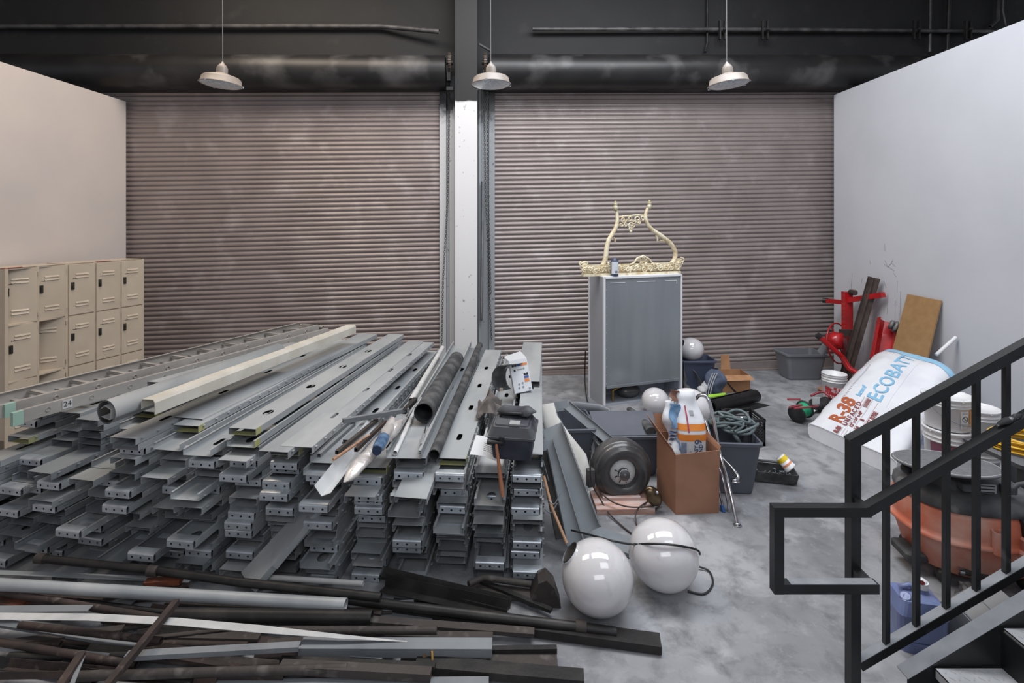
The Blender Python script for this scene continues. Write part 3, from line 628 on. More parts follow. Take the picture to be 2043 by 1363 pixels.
mb = MB(M); taper(mb, .155, .17, .315, .26, .315, .26); taper(mb, .17, .225, .305, .25, .25, .19, .02); taper(mb, .225, .235, .23, .17, .22, .16, .02); t.part('lid', mb, navyt)
mb = MB(M); mb.box((.02, -.06, .238), (.07, .05, .012)); t.part('lid_window', mb, mat('dusty_window', (150, 150, 150), .6))
mb = MB(M); mb.tube([(-.09, .02, .235), (-.09, .02, .262), (.09, .02, .262), (.09, .02, .235)], .011, 8); t.part('handle', mb, blackp)
mb = MB(M); mb.bbox((-.06, -.125, .15), (.035, .02, .05), .004); t.part('latch', mb, blackp)
solo('canvas_strap', crumple(M @ Vector((-.12, .06, .25)), M @ Vector((.15, .06, .26)), .045, 2, 20, 16, .5, 13, .6), navyt, 'dusty rolled canvas draped over the back of the tool box', 'canvas')
cv = mat('dusty_black_cloth', (70, 66, 65), .9, 0, (104, 98, 95), 10, .4, .65, .2, 40)
mb = MB(); o_ = fl(978, 835, topz[1]+.03)
mb.surf(lambda u, v: o_+Vector((-.11+.2*u, -.1+.42*v, .10+.05*noise.noise(Vector((u*3, v*4, 1)))*1.6-.10*abs(u-.5))), 16, 22, th=.004); solo('cloth_rag', mb, cv, 'dark dusty rag bunched beside the left side of the tool box', 'cloth')
mb = MB(); o_ = fl(1008, 790, zt+.02)
def shell(u, v):
    an = math.radians(100+150*v); w = .24*(1-.25*u); return o_+Vector((-.02+w*math.cos(an)*.45+.10*u+(.1 if v < .1 else 0), .05+.24*(1-u)*.2-.0, .13+.13*math.sin(an)-.02*u))+Vector((0, .18*u, 0))
mb.surf(shell, 8, 18, th=.006); t = Thing('curved_cover', 'curved black plastic cover standing behind the tool box', 'plastic cover', o_, world=True); t.part('shell', mb, dustblack)
mb = MB(); q = fl(1000, 776, zt+.09); mb.box(q+Vector((0, -.02, 0)), (.03, .003, .03)); t.part('sticker', mb, mat('beige_sticker', (190, 176, 160), .7))
# printed white carton
ctm = mat('white_carton', (226, 228, 232), .6); bl = mat('blue_print', (70, 96, 160), .6); orr = mat('orange_print', (232, 140, 80), .6); bk = mat('black_print', (30, 32, 36), .6); gp = mat('grey_print', (150, 152, 156), .6)
c_ = Vector((.195, 5.0, zt)); c_ = fl(1045, 782, zt); W_, H_ = .175, .30
M = Matrix.Translation(c_) @ Matrix.Rotation(math.radians(12), 4, 'Z') @ Matrix.Rotation(math.radians(-14), 4, 'X') @ Matrix.Rotation(math.radians(-8), 4, 'Y')
t = Thing('printed_carton', 'torn white carton with blue and orange print on the rightmost stack', 'carton', c_, world=True)
mb = MB(M); mb.box((0, .03, H_/2), (W_, .06, H_)); bd = t.part('carton_body', mb, ctm)
mb = MB(M); mb.add([(-W_/2, 0, H_), (W_/2, 0, H_), (W_*.3, .05, H_+.07), (-W_*.7, .03, H_+.05)], [(0, 1, 2, 3)]); mb.add([(-W_/2, .0, H_*.8), (-W_/2, .0, H_), (-W_*.85, .02, H_*.92), (-W_*.9, .02, H_*.78)], [(0, 1, 2, 3)]); t.part('torn_flap', mb, mat('grey_carton_inside', (190, 190, 192), .8))
def pr_(x, z, w, h, m, nm): mb = MB(M); mb.box((x, -.001, z), (w, .002, h)); t.part(nm, mb, m)
for x in (-.06, -.035): pr_(x, H_*.83, .02, .022, bk, 'black_print')
pr_(-.002, H_*.83, .04, .022, bl, 'blue_print'); pr_(.05, H_*.83, .06, .022, orr, 'orange_print')
for x in (.04, .065): pr_(x, H_*.52, .02, .02, bk, 'black_print')
pr_(.052, H_*.43, .045, .022, bl, 'blue_print'); pr_(.052, H_*.33, .045, .028, orr, 'orange_print'); pr_(-.05, H_*.68, .018, .02, bk, 'black_print'); pr_(.0, H_*.69, .05, .01, gp, 'grey_print')
for x, z in ((-.03, .25), (.005, .27), (-.035, .14), (.005, .15), (.04, .7)): mb = MB(M); mb.disc((x, -.001, H_*z), .010, (0, 1, 0), 14, .002); t.part('grey_print', mb, gp)
pr_(.065, H_*.07, .02, .02, gp, 'grey_print')
# hammer-like wooden handle
t = Thing('hammer', 'hammer with a worn wooden handle hanging down the stud ends', 'hammer', fl(1003, 985, .50), world=True)
mb = MB(); a_ = at(1003, 990, 3.33); b_ = at(990, 885, 3.36); mb.tube([a_, a_.lerp(b_, .1), a_.lerp(b_, .35), a_.lerp(b_, .7), b_], .017, 12, radii=[.016, .02, .018, .015, .012], flat=.75); t.part('handle', mb, mat('worn_handle_wood', (182, 122, 88), .55, 0, (160, 104, 74), 12, stretch=(4, 4, 1)))
mb = MB(); mb.tube([b_+Vector((-.06, 0, .01)), b_+Vector((.05, .01, .0))], .016, 10); t.part('head', mb, dark)
# ---------------------------------------------------------------- scrap on the floor in front of the pile
def angle(p0, p1, w, m, label, roll=0, cat='angle iron', name='angle_iron', group=None, th=.004):
    c_, s_ = math.cos(roll), math.sin(roll); pts = [(x*c_-y*s_, x*s_+y*c_) for x, y in ((0, w), (0, 0), (w, 0))]
    mb = MB(); mb.prof(p0, p1, pts, th=th); return solo(name, mb, m, label, cat, group)
def flat(p0, p1, w, h, m, label, cat='steel bar', name='steel_bar', up=(0, 0, 1), group=None):
    mb = MB(); mb.bar(p0, p1, w, h, up=up); return solo(name, mb, m, label, cat, group)
pipe('galvanized_pipe', fl(-60, 1163, .14), fl(690, 1207, .13), .034, galv, 'thick shiny galvanized pipe lying before the stud pile', .004)
t = Thing('dark_pipe_run', 'long dark pipe with two pale couplings before the stud pile', 'pipe', fl(75, 1112, .17), world=True)
mb = MB(); mb.tube([fl(75, 1114, .18), fl(300, 1137, .175), fl(480, 1162, .17), fl(760, 1192, .14)], .024, 16, wall=.004); t.part('pipe', mb, dark)
for x, y in ((83, 1114), (306, 1139)): mb = MB(); p = fl(x, y, .178); mb.tube([p-Vector((.03, 0, 0)), p+Vector((.03, -.004, 0))], .031, 16); t.part('coupling', mb, rust2)
t = Thing('long_black_pipe', 'long black pipe with a coupling ending before the globes', 'pipe', fl(690, 1200, .09), world=True)
mb = MB(); mb.tube([fl(690, 1196, .10), fl(1160, 1252, .06), fl(1230, 1262, .055)], .026, 16, wall=.004); t.part('pipe', mb, dark)
mb = MB(); p = fl(1160, 1250, .062); mb.tube([p-Vector((.03, -.005, 0)), p+Vector((.03, -.005, 0))], .033, 16); t.part('coupling', mb, rust2)
flat(fl(780, 1212, .03), fl(1318, 1285, .03), .10, .045, dark, 'wide black steel channel ending nearest the globes')
mb = MB(); P = [fl(-40, 1229, .20), fl(180, 1231, .21), fl(350, 1240, .21), fl(520, 1255, .18), fl(680, 1270, .15), fl(812, 1280, .12)]
def strip(u, v):
    i = min(4, int(u*5)); f_ = u*5-i; p = P[i].lerp(P[i+1], f_); w = .05*(1 if u < .6 else 1-.9*(u-.6)/.4); return p+Vector((0, (v-.5)*w, 0))
mb.surf(strip, 20, 1, th=.002); solo('white_strip', mb, dustw, 'bent white metal strip tapering to a point over the scrap', 'metal strip')
sq('square_bar', fl(205, 1380, .26), fl(352, 1201, .25), .03, rust, 'brown square bar crossing steeply over the white strip', 'steel bar')
flat(fl(112, 1380, .22), fl(163, 1304, .22), .035, .02, rust, 'short rusty bar at the lower left pointing away')
flat(fl(140, 1375, .2), fl(166, 1308, .21), .02, .004, galvd, 'thin pale flat bar beside the short rusty bar')
pipe('rusty_pipe', fl(-60, 1172, .10), fl(330, 1236, .09), .02, rust, 'rusty pipe sloping from the left edge under the white strip')
pipe('rusty_pipe', fl(40, 1247, .12), fl(322, 1279, .12), .018, rust, 'rusty pipe with an open end crossing under the steep bar')
pipe('rusty_pipe', fl(-60, 1272, .10), fl(272, 1327, .10), .018, rust, 'thin rusty pipe ending left of the grey cut channel')
pipe('black_pipe_piece', fl(335, 1228, .10), fl(742, 1232, .09), .038, dark, 'thick black pipe under the white strip', .006)
p0 = fl(252, 1309, .15); p1 = fl(598, 1290, .15); mb = MB(); mb.prof(p0, p1, [(-.02, -.012), (-.02, .012), (.02, .012), (.02, -.012)], th=.002); solo('cut_channel', mb, galvd, 'slender grey metal channel with a slanted cut end', 'metal channel')
flat(fl(600, 1292, .10), fl(982, 1293, .09), .075, .05, galvd, 'wide grey steel channel right of the slanted cut', 'steel channel', 'grey_channel')
pipe('brown_pipe', fl(556, 1258, .08), fl(872, 1258, .11), .02, rust2, 'brown pipe with a flattened end above the grey channel')
flat(fl(735, 1238, .06), fl(1066, 1262, .05), .05, .02, rust2, 'brown flat bar with bolt holes, ending right of the pipes')
flat(fl(700, 1272, .05), fl(983, 1276, .05), .07, .03, rust2, 'dark brown bar under the flattened pipe')
flat(fl(830, 1300, .05), fl(1111, 1296, .05), .03, .03, dark, 'thin black bar ending above two wide black bars')
flat(fl(800, 1316, .04), fl(1112, 1322, .03), .10, .02, rust2, 'wide grey brown flat bar between two black bars')
flat(fl(830, 1325, .06), fl(1165, 1354, .05), .075, .04, dark, 'wide black bar at the bottom edge, ending furthest right')
flat(fl(868, 1330, .10), fl(560, 1316, .10), .03, .02, dark, 'narrow dark bar running left from the rope end')
pipe('grey_pipe', fl(130, 1350, .10), fl(692, 1334, .10), .022, rust2, 'long grey brown pipe along the bottom edge')
flat(fl(560, 1330, .10), fl(860, 1346, .09), .05, .04, rust2, 'grey brown bar left of the gold strap')
flat(fl(420, 1372, .05), fl(975, 1366, .05), .06, .03, galvd, 'grey flat bar cut off by the bottom edge')
angle(fl(762, 1152, .06), fl(1018, 1214, .04), .06, dark, 'black angle iron from the pile towards the globes, upper of two', .5)
angle(fl(768, 1170, .06), fl(1012, 1222, .05), .07, dark, 'black angle iron from the pile towards the globes, lower of two', .2)
flat(fl(960, 1160, .05), fl(1100, 1218, .04), .03, .02, dark, 'short black bar under the brown bracket')
pipe('white_conduit', fl(536, 1152, .12), fl(725, 1165, .12), .016, dustw, 'pale thin pipe at the foot of the stacks')
flat(fl(-40, 1141, .10), fl(380, 1158, .10), .04, .004, galv, 'thin grey steel strip above the galvanized pipe')
p0 = fl(290, 1163, .12); p1 = fl(362, 1158, .12); flat(p0, p1, .05, .03, orange_rust, 'short copper coloured channel piece behind the galvanized pipe')
flat(fl(-60, 1188, .05), fl(60, 1200, .05), .12, .03, orange_rust, 'orange rusty plate at the left edge under the pipes', 'rusty plate', 'rusty_plate')
flat(fl(-60, 1216, .13), fl(180, 1214, .13), .05, .004, galvd, 'dull grey strip just above the white strip at left')
flat(fl(330, 1206, .06), fl(760, 1222, .06), .05, .02, rust2, 'grey brown bar under the thick galvanized pipe')
t = Thing('strapped_stake', 'splintered wooden stake with a gold strap standing at the bottom', 'stake', fl(850, 1375, .0), world=True)
mb = MB(); a_ = at(853, 1352, 2.68); b_ = at(846, 1288, 2.74); mb.tube([a_, b_], .03, 6, radii=[.034, .024]); t.part('stake', mb, mat('splintered_wood', (122, 96, 70), .8, 0, (86, 66, 48), 30, stretch=(1, 1, .1)))
mb = MB(); mb.tube([at(837, 1335, 2.68), at(840, 1352, 2.66), at(852, 1358, 2.65), at(864, 1348, 2.66), at(862, 1300, 2.70)], .006, 8); t.part('gold_strap', mb, mat('gold_strap', (190, 150, 80), .5))
# brown bracket with jaw
t = Thing('rusty_clamp', 'brown rusty clamp lying before the stack with the round hole', 'clamp', fl(1000, 1180, 0), world=True)
mb = MB(); mb.tube([fl(935, 1166, .09), fl(965, 1152, .09), fl(1060, 1166, .07)], .02, 10); mb.bar(fl(940, 1172, .03), fl(1070, 1190, .03), .09, .02); t.part('arm', mb, rust2)
mb = MB(); q = fl(1084, 1188, .08); mb.poly([q+Vector(k) for k in ((-.09, 0, -.07), (.11, 0, -.08), (.07, 0, .04), (.02, 0, .09), (-.03, 0, .07))], (0, .12, 0)); t.part('jaw', mb, rust2)
# loose offcuts filling the heap
R2 = random.Random(11); fm = [rust, rust2, dark, rust, galvd]
for k in range(46):
    x = R2.uniform(-60, 720); y = R2.uniform(1172, 1372); L = R2.uniform(160, 420); z = R2.uniform(.015, .075); a = R2.uniform(-.16, .2)
    if y < 1200 and R2.random() < .4: continue
    p0 = fl(x-L/2, y-a*L/2, z); p1 = fl(min(x+L/2, 860), y+a*L/2, z); m = fm[k % 5]; g = 'rusty offcuts heaped before the stud pile'
    lab = 'rusty steel offcut lying loose in the scrap heap'
    if k % 3 == 0: pipe('steel_offcut', p0, p1, R2.uniform(.012, .024), m, lab, .004, 'steel offcut', 12, g)
    elif k % 3 == 1: flat(p0, p1, R2.uniform(.03, .07), .015, m, lab, 'steel offcut', 'steel_offcut', group=g)
    else: angle(p0, p1, R2.uniform(.03, .045), m, lab, R2.uniform(0, 3), 'steel offcut', 'steel_offcut', g)
# ---------------------------------------------------------------- milk glass globes
def squash(mb, c):
    for v in mb.v: v.z = c.z+(v.z-c.z)*.93-(0 if c.z > .3 else .0)
    return mb
def globe(c, r, label, neck=(0, 0, 1), fit=True):
    t = Thing('glass_globe', label, 'globe', (c[0], c[1], c[2]-r), world=True); n = Vector(neck).normalized(); c = Vector(c)
    pr = [(r*math.sin(a), r*math.cos(a)) for a in [math.radians(20+160*k/30) for k in range(31)]]
    mb = MB(); mb.lathe([(r*.30, r*1.02), (r*.31, r*.96)]+pr, 48, c, n); t.part('shell', squash(mb, c), glass_w)
    mb = MB(); mb.lathe([(.001, r*.99), (r*.29, r*.99), (r*.29, r*1.0)], 32, c, n); t.part('opening', mb, mat('dark_opening', (50, 46, 44), .6)) if fit else None
    return t
def gl(px, py, rpx, zc=None, Y=None, r=None):
    if Y is None: Y = CH*F/((py-HY)+rpx*1.0); Y = Y*1.0
    return at(px, py, Y), rpx/F*Y
c_, r_ = gl(1192, 1147, 74); r_ *= .955; c_.z -= 0; globe((c_.x, c_.y, r_), r_, 'large milk glass globe on the floor, nearest the viewer', (-.75, .1, .62))
c2, r2 = gl(1323, 1102, 71); r2 *= .955; globe((c2.x, c2.y, r2), r2, 'large milk glass globe with a black cable across it', (.3, .95, .1))
# cable over the second globe
def cable(pts, r, m, label, name='cable', smooth=6):
    P = [Vector(p) for p in pts]; out = []
    for i in range(len(P)-1):
        a, b, c, d = P[max(i-1, 0)], P[i], P[i+1], P[min(i+2, len(P)-1)]
        for k in range(smooth):
            t_ = k/smooth; out.append(.5*((2*b)+(c-a)*t_+(2*a-5*b+4*c-d)*t_*t_+(3*b-a-3*c+d)*t_**3))
    out.append(P[-1]); mb = MB(); mb.tube(out, r, 8); return solo(name, mb, m, label, 'cable')
G2 = Vector((c2.x, c2.y, r2))
def onG(px, py, e=.008):
    d = Vector(((px-CX)/F, 1, -(py-HY)/F)); d.normalize(); o = Vector((0, 0, CH)); b = (o-G2).dot(d); q = b*b-((o-G2).length_squared-(r2+e)**2)
    return o+d*(-b-math.sqrt(max(q, 0)))
cable([fl(1140, 1058, .25), fl(1180, 1068, .33), fl(1225, 1080, .36), onG(1262, 1086), onG(1300, 1085), onG(1340, 1087), onG(1380, 1094), onG(1394, 1100, .012), fl(1396, 1106, .3)], .0065, blackp, 'black cable draped across the second large globe')
cable([fl(1392, 1130, .02), fl(1415, 1140, .01), fl(1422, 1165, .008), fl(1405, 1185, .008), fl(1372, 1180, .008)], .0065, blackp, 'black cable curling on the floor right of the second globe')
cable([fl(1178, 900, .55), fl(1180, 960, .3), fl(1200, 1000, .07), fl(1220, 1030, .02), fl(1262, 1066, .01), fl(1290, 1078, .01)], .006, mat('brown_cable', (62, 52, 48), .6), 'thin brown cable running down past the wooden boards')
cable([fl(1200, 985, .12), fl(1225, 1003, .09), fl(1260, 1012, .09), fl(1300, 1010, .06), fl(1318, 1004, .03), fl(1312, 1012, .01), fl(1300, 1020, .01)], .006, mat('brown_cable', (62, 52, 48), .6), 'thin brown cable looping over the boards')
cable([fl(1298, 998, .03), fl(1276, 1012, .07), fl(1268, 1028, .04), fl(1270, 1046, .01), fl(1274, 1052, .01)], .006, mat('brown_cable', (62, 52, 48), .6), 'short brown cable dropping from the brass lamp')
t = Thing('brass_lamp', 'oval brass lamp cap beside the cardboard box', 'lamp', fl(1300, 1008), world=True)
mb = MB(); mb.sphere(at(1303, 990, 4.2), .085, 24, 14, (.75, .5, 1.05), Matrix.Rotation(math.radians(-38), 3, 'Y')); t.part('cap', mb, mat('aged_brass', (122, 104, 80), .28, .85, (80, 68, 54), 8)); mb = MB(); mb.sphere(at(1311, 983, 4.1), .012, 10, 8); t.part('stud', mb, bright)
# wooden boards
f0 = fl(1191, 1028); f1 = fl(1307, 1026); dr = (f1-f0).normalized(); nr = Vector((-dr.y, dr.x, 0))
mb = MB(); mb.bar(f0+nr*.19+Vector((0, 0, .022)), f1+nr*.19+Vector((0, 0, .022)), .38, .044); pinkw = mat('pinkish_dusty_board', (196, 176, 172), .8, 0, (180, 138, 122), 3, .45, .6, .04, 60, stretch=(1, 5, 5)); solo('wooden_board', mb, pinkw, 'dusty pinkish wooden board under the black wheel, lower of two', 'board')
mb = MB(); mb.bar(f0+nr*.25+dr*.08+Vector((0, 0, .057)), f1+nr*.25-dr*.08+Vector((0, 0, .057)), .24, .024); solo('wooden_board', mb, pinkw, 'narrower pinkish board on top of the lower board', 'board')
# black drum with hub
c_ = at(1240, 938, 4.42); ax = Vector((.06, -1, .02)).normalized(); r_ = .262
t = Thing('round_motor_housing', 'round black plastic housing with a pale hub standing on boards', 'housing', (c_.x, c_.y, c_.z-r_), world=True)
shin = mat('scuffed_black_plastic', (60, 59, 60), .34, 0, (88, 87, 88), 4, .4, .7, .03, 40, coat=.3)
mb = MB(); mb.lathe([(.001, -.17), (.14, -.17), (.21, -.15), (.248, -.10), (.26, -.04), (.262, -.01), (.256, .012), (.25, .03), (.24, .034), (.236, .05), (.228, .062), (.214, .066), (.206, .084), (.196, .092), (.13, .078), (.118, .066), (.114, .03), (.001, .02)], 64, c_, ax); t.part('shell', mb, shin)
mb = MB(); mb.lathe([(.112, .032), (.108, .038), (.06, .062), (.001, .064)], 40, c_, ax); t.part('hub_plate', mb, mat('pale_grey_hub', (205, 205, 205), .5))
mb = MB(); mb.lathe([(.05, .06), (.05, .095), (.042, .105), (.001, .105)], 32, c_, ax); mb.lathe([(.016, .1), (.014, .114), (.001, .116)], 20, c_, ax); t.part('knob', mb, mat('grey_knob', (84, 84, 86), .4))
a_ = ax.cross(Vector((0, 0, 1))).normalized(); b_ = ax.cross(a_)
for k in range(26): an = 2*math.pi*k/26; mb = MB() if k == 0 else mb; mb.sphere(c_+ax*.098+a_*.047*math.cos(an)+b_*.047*math.sin(an), .004, 6, 4)
t.part('knob_beading', mb, white)
for k in range(4):
    an = -.4+k*.75; mb = MB(); q = c_+ax*.066+(a_*math.cos(an)+b_*math.sin(an))*.07; mb.bar(q-(a_*math.cos(an)+b_*math.sin(an))*.014, q+(a_*math.cos(an)+b_*math.sin(an))*.014, .004, .012, up=ax); t.part('hub_slot', mb, blackp)
mb = MB(); mb.tube([at(1180, 905, 4.35), at(1177, 925, 4.3), at(1182, 950, 4.3)], .008, 8); t.part('chrome_clip', mb, chrome)
# totes
def tote(x, y, w, d, h, rz, m, label, rim=.03, slope=.05, lidpart=False, name='plastic_tote'):
    t = Thing(name, label, 'tote', (x, y, 0), rz)
    def ring(ww, dd, z, r=.05):
        o = []
        for cx, cy, a0 in ((ww/2-r, dd/2-r, 0), (-ww/2+r, dd/2-r, 90), (-ww/2+r, -dd/2+r, 180), (ww/2-r, -dd/2+r, 270)):
            for k in range(5): an = math.radians(a0+22.5*k); o.append(Vector((cx+r*math.cos(an), cy+r*math.sin(an), z)))
        return o
    mb = MB(); rs = [ring(w-2*slope-.02, d-2*slope-.02, 0), ring(w-2*slope, d-2*slope, .012), ring(w, d, h-.03), ring(w+.0, d+.0, h-.03), ring(w+rim, d+rim, h-.03), ring(w+rim, d+rim, h-.005), ring(w+rim-.01, d+rim-.01, h), ring(w-.01, d-.01, h), ring(w-2*slope-.02, d-2*slope-.02, .01)]
    n = 20; vs = sum(rs, []); fs = []
    for k in range(len(rs)-1):
        for i in range(n): fs.append((k*n+i, k*n+(i+1) % n, (k+1)*n+(i+1) % n, (k+1)*n+i))
    fs.append(tuple(range(n))[::-1]); fs.append(tuple(range((len(rs)-1)*n, len(rs)*n))); mb.add(vs, fs); t.part('tub', mb, m); return t
greyt = mat('grey_tote_plastic', (104, 107, 113), .45, 0, (112, 115, 121), 3, .4, .7, .02, 80); slate = mat('slate_tote_plastic', (84, 88, 98), .45, 0, (94, 97, 106), 3, .4, .7, .02, 80)
tote(4.47, 7.88, .60, .40, .40, .03, greyt, 'grey plastic tote on the floor against the right shutter')
t1 = tote(1.12, 4.95, .62, .42, .40, .02, slate, 'slate grey tote lying open behind the black wheel housing')
mb = MB(); mb.add([(-.31, -.21, .395), (.31, -.21, .395), (.29, .12, .50), (-.33, .12, .50), (-.31, -.21, .407), (.31, -.21, .407), (.29, .12, .512), (-.33, .12, .512)], [(3, 2, 1, 0), (4, 5, 6, 7), (0, 1, 5, 4), (1, 2, 6, 5), (2, 3, 7, 6), (3, 0, 4, 7)]); t1.part('lid', mb, slate)
tote(.63, 4.95, .30, .5, .48, .06, slate, 'slate grey tote standing left behind the bent grey frame')
t3 = tote(1.93, 4.66, .54, .46, .47, -.08, slate, 'slate tote holding hoses behind the chrome bars')
tote(2.66, 7.35, .48, .34, .44, .02, mat('blue_grey_tote', (66, 72, 92), .45), 'blue grey tote under the far globe, right of the cabinet')
globe((2.60, 7.33, .57), .175, 'milk glass globe resting on the blue grey tote', (-.8, -.2, .5))
globe((1.815, 6.38, .16), .168, 'smaller milk glass globe with a brass socket before the cabinet', (.75, -.55, -.05))
mb = MB(); q = Vector((1.815, 6.38, .16))+Vector((.62, -.75, -.02)).normalized()*.166; mb.lathe([(.045, -.01), (.045, .01), (.028, .02), (.022, .06), (.001, .06)], 24, q, (.62, -.75, -.02)); solo('brass_socket', mb, mat('pale_brass', (196, 172, 146), .35, .6), 'round brass lamp socket on the smaller globe', 'socket')
globe((1.66, 4.74, .655), .195, 'milk glass globe behind the plaster bag', (0, .9, .4))
# cabinet
p0 = fl(1203, 812); fx = Vector((.948, .317, 0)).normalized(); rz = math.atan2(fx.y, fx.x); Wc, Dc, Hc = 1.2, .38, 1.678
t = Thing('metal_cabinet', 'tall grey metal cabinet with white edges carrying the gilt frame', 'cabinet', p0, rz)
greys = mat('brushed_grey_sheet', (140, 145, 150), .3, .3, (131, 136, 142), 2, .35, .7, .02, 30, stretch=(4, 1, .4)); side = mat('pale_blue_grey_side', (162, 166, 174), .45, .1); edge = mat('white_edge', (220, 221, 225), .4)
mb = MB(); H0 = .23
mb.box((Wc/2, Dc/2+.01, (Hc+H0)/2), (Wc-.01, Dc-.02, Hc-H0)); mb.box((.02, Dc/2, H0/2), (.03, Dc-.02, H0)); mb.box((Wc-.02, Dc/2, H0/2), (.03, Dc-.02, H0)); mb.box((Wc/2, Dc-.02, H0/2), (Wc, .03, H0)); mb.box((Wc/2, Dc/2, .01), (Wc-.02, Dc-.02, .02)); t.part('body', mb, side)
mb = MB(); mb.box((Wc/2, .0, (Hc+H0)/2), (Wc-.06, .02, Hc-H0-.06)); mb.box((Wc/2, -.008, H0+.02), (Wc-.08, .03, .03)); pn = t.part('front_panel', mb, greys)
mb = MB()
for a_, b_ in (((.1, Hc-.08), (.32, Hc-.08)), ((.5, Hc-.08), (.78, Hc-.08)), ((.93, Hc-.08), (1.12, Hc-.08)), ((1.12, Hc-.08), (1.12, Hc-.13))): mb.bar((a_[0], -.012, a_[1]), (b_[0], -.012, b_[1]), .006, .004, up=(0, -1, 0))
t.part('panel_seam', mb, edge, parent=pn)
for nm, b in (('edge_trim', ((.012, -.008, Hc/2), (.026, .03, Hc))), ('edge_trim', ((Wc-.01, -.008, Hc/2), (.022, .03, Hc))), ('edge_trim', ((Wc/2, -.008, Hc-.012), (Wc-.03, .03, .024))), ('edge_trim', ((-.002, Dc, Hc/2), (.012, .02, Hc))), ('top_panel', ((Wc/2, Dc/2, Hc), (Wc, Dc, .01)))):
    mb = MB(); mb.box(*b); t.part(nm, mb, edge)
mb = MB(); mb.sphere((.5, .2, .10), .17, 24, 12, (1, .7, .55)); t.part('compressor', mb, shin)
mb = MB(); mb.tube([(.2, .1, .02), (.2, .1, .16), (.28, .08, .2), (.33, .1, .2)], .012, 8); mb.disc((.24, .1, .2), .05, (0, .4, 1), 16, .012); t.part('valve', mb, mat('brass_valve', (176, 146, 84), .4, .7))
for k in range(12): mb = MB() if k == 0 else mb; mb.sphere((.04, -.018, .3+.11*k), .004, 6, 4)
t.part('screw_heads', mb, white)
mb = MB(); pts = [(.06, .4), (.08, .43), (.09, .39), (.11, .42), (.12, .39), (.14, .42), (.15, .38), (.17, .42), (.18, .4), (.2, .42), (.22, .39), (.25, .42)]
# ---------------------------------------------------------------- gilt frame on the cabinet
gold = mat('pale_gilt', (228, 218, 190), .45, .05, (200, 180, 142), 14, .42, .62, .25, 60, col3=(240, 232, 208), s3=22, lo3=.5, hi3=.75)
Cb = Matrix.Translation(p0) @ Matrix.Rotation(rz, 4, 'Z')
def K(px, py, off=.0):                        # on a plane through the cabinet top, parallel to its front, off behind the middle
    n = Vector((-fx.y, fx.x, 0)); o = p0+n*(Dc*.42+off); k = Vector(((px-CX)/F, 1, -(py-HY)/F)); cc = Vector((0, 0, CH)); s_ = (o-cc).dot(n)/k.dot(n); return cc+k*s_
def spiral(c, r, a0, turns, th, dirn=1, n=26):
    P = []; rr = []
    for k in range(n+1):
        f_ = k/n; a = a0+dirn*turns*2*math.pi*f_; q = r*(1-.82*f_); P.append(K(c[0]+q*math.cos(a), c[1]+q*math.sin(a), -.02*f_)); rr.append(th*(1-.45*f_))
    return P, rr
t = Thing('gilt_frame', 'ornate cream and gold lyre shaped frame standing on the cabinet', 'frame', K(1262, 548), world=True)
def kt(pts, th, m=1, off=0, n=10, smooth=4, nm=None, radii=None):
    P = [K(x, y, off) for x, y in pts]; out = []; rr = []
    for i in range(len(P)-1):
        a, b, c, d = P[max(i-1, 0)], P[i], P[i+1], P[min(i+2, len(P)-1)]
        for k in range(smooth):
            q = k/smooth; out.append(.5*((2*b)+(c-a)*q+(2*a-5*b+4*c-d)*q*q+(3*b-a-3*c+d)*q**3)); rr.append((radii[i]*(1-q)+radii[i+1]*q) if radii else th)
    out.append(P[-1]); rr.append(radii[-1] if radii else th); mb = MB(); mb.tube(out, th, n, radii=rr); return mb
sx = lambda x: 1130+x/6.815; sy = lambda y: 380+y/6.815
def z_(pts): return [(sx(x), sy(y)) for x, y in pts]
t.part('left_arm', kt(z_([(685, 270), (692, 380), (690, 430), (665, 520), (612, 610), (570, 690), (545, 800), (535, 900), (520, 960), (490, 1030), (455, 1080)]), .025, radii=[.02, .024, .026, .027, .029, .029, .032, .034, .032, .035, .04]), gold)
t.part('right_arm', kt(z_([(1105, 240), (1080, 310), (1078, 380), (1100, 450), (1160, 530), (1260, 600), (1350, 665), (1430, 740), (1480, 840), (1475, 920), (1440, 990), (1360, 1050)]), .025, radii=[.02, .022, .026, .027, .028, .032, .03, .031, .032, .033, .036, .04]), gold)
for x, y in ((668, 235), (1128, 220)):
    mb = MB(); q = K(sx(x), sy(y)); mb.lathe([(.001, -.05), (.018, -.045), (.038, -.02), (.04, 0), (.03, .022), (.02, .03), (.03, .04), (.028, .055), (.015, .06), (.014, .09), (.001, .09)], 16, q); t.part('finial', mb, mat('weathered_gilt', (190, 188, 168), .5, .1, (160, 150, 110), 20))
for (x0, y0, x1, y1) in ((640, 640, 660, 700), (1215, 610, 1240, 690), (1270, 680, 1330, 690)):
    mb = kt(z_([(x0, y0), ((x0+x1)/2+8, (y0+y1)/2), (x1, y1)]), .012); t.part('leaf_spur', mb, gold)
mb = kt(z_([(700, 370), (800, 350), (880, 345), (960, 335), (1070, 345)]), .012)
SP = [((775, 400), 42, 0, 1.3, 1), ((860, 380), 40, 3, 1.2, -1), ((970, 390), 48, 1, 1.3, 1), ((1030, 375), 35, 2, 1.1, -1), ((745, 465), 28, 0, 1.1, 1), ((800, 460), 28, 2, 1.1, -1), ((880, 470), 48, 0, 1.5, 1), ((920, 430), 36, 4, 1.1, -1), ((985, 440), 26, 4, 1.1, 1), ((875, 520), 30, 1, 1.1, 1)]
def spirals(mb, L, th):
    for c, r, a0, tu, dn in L: P, rr = spiral((sx(c[0]), sy(c[1])), r/6.815, a0, tu, th, dn); mb.tube(P, th, 8, radii=rr)
spirals(mb, SP, .0115); mb.sphere(K(sx(875), sy(553)), .022, 10, 8); t.part('crossbar_scrollwork', mb, gold)
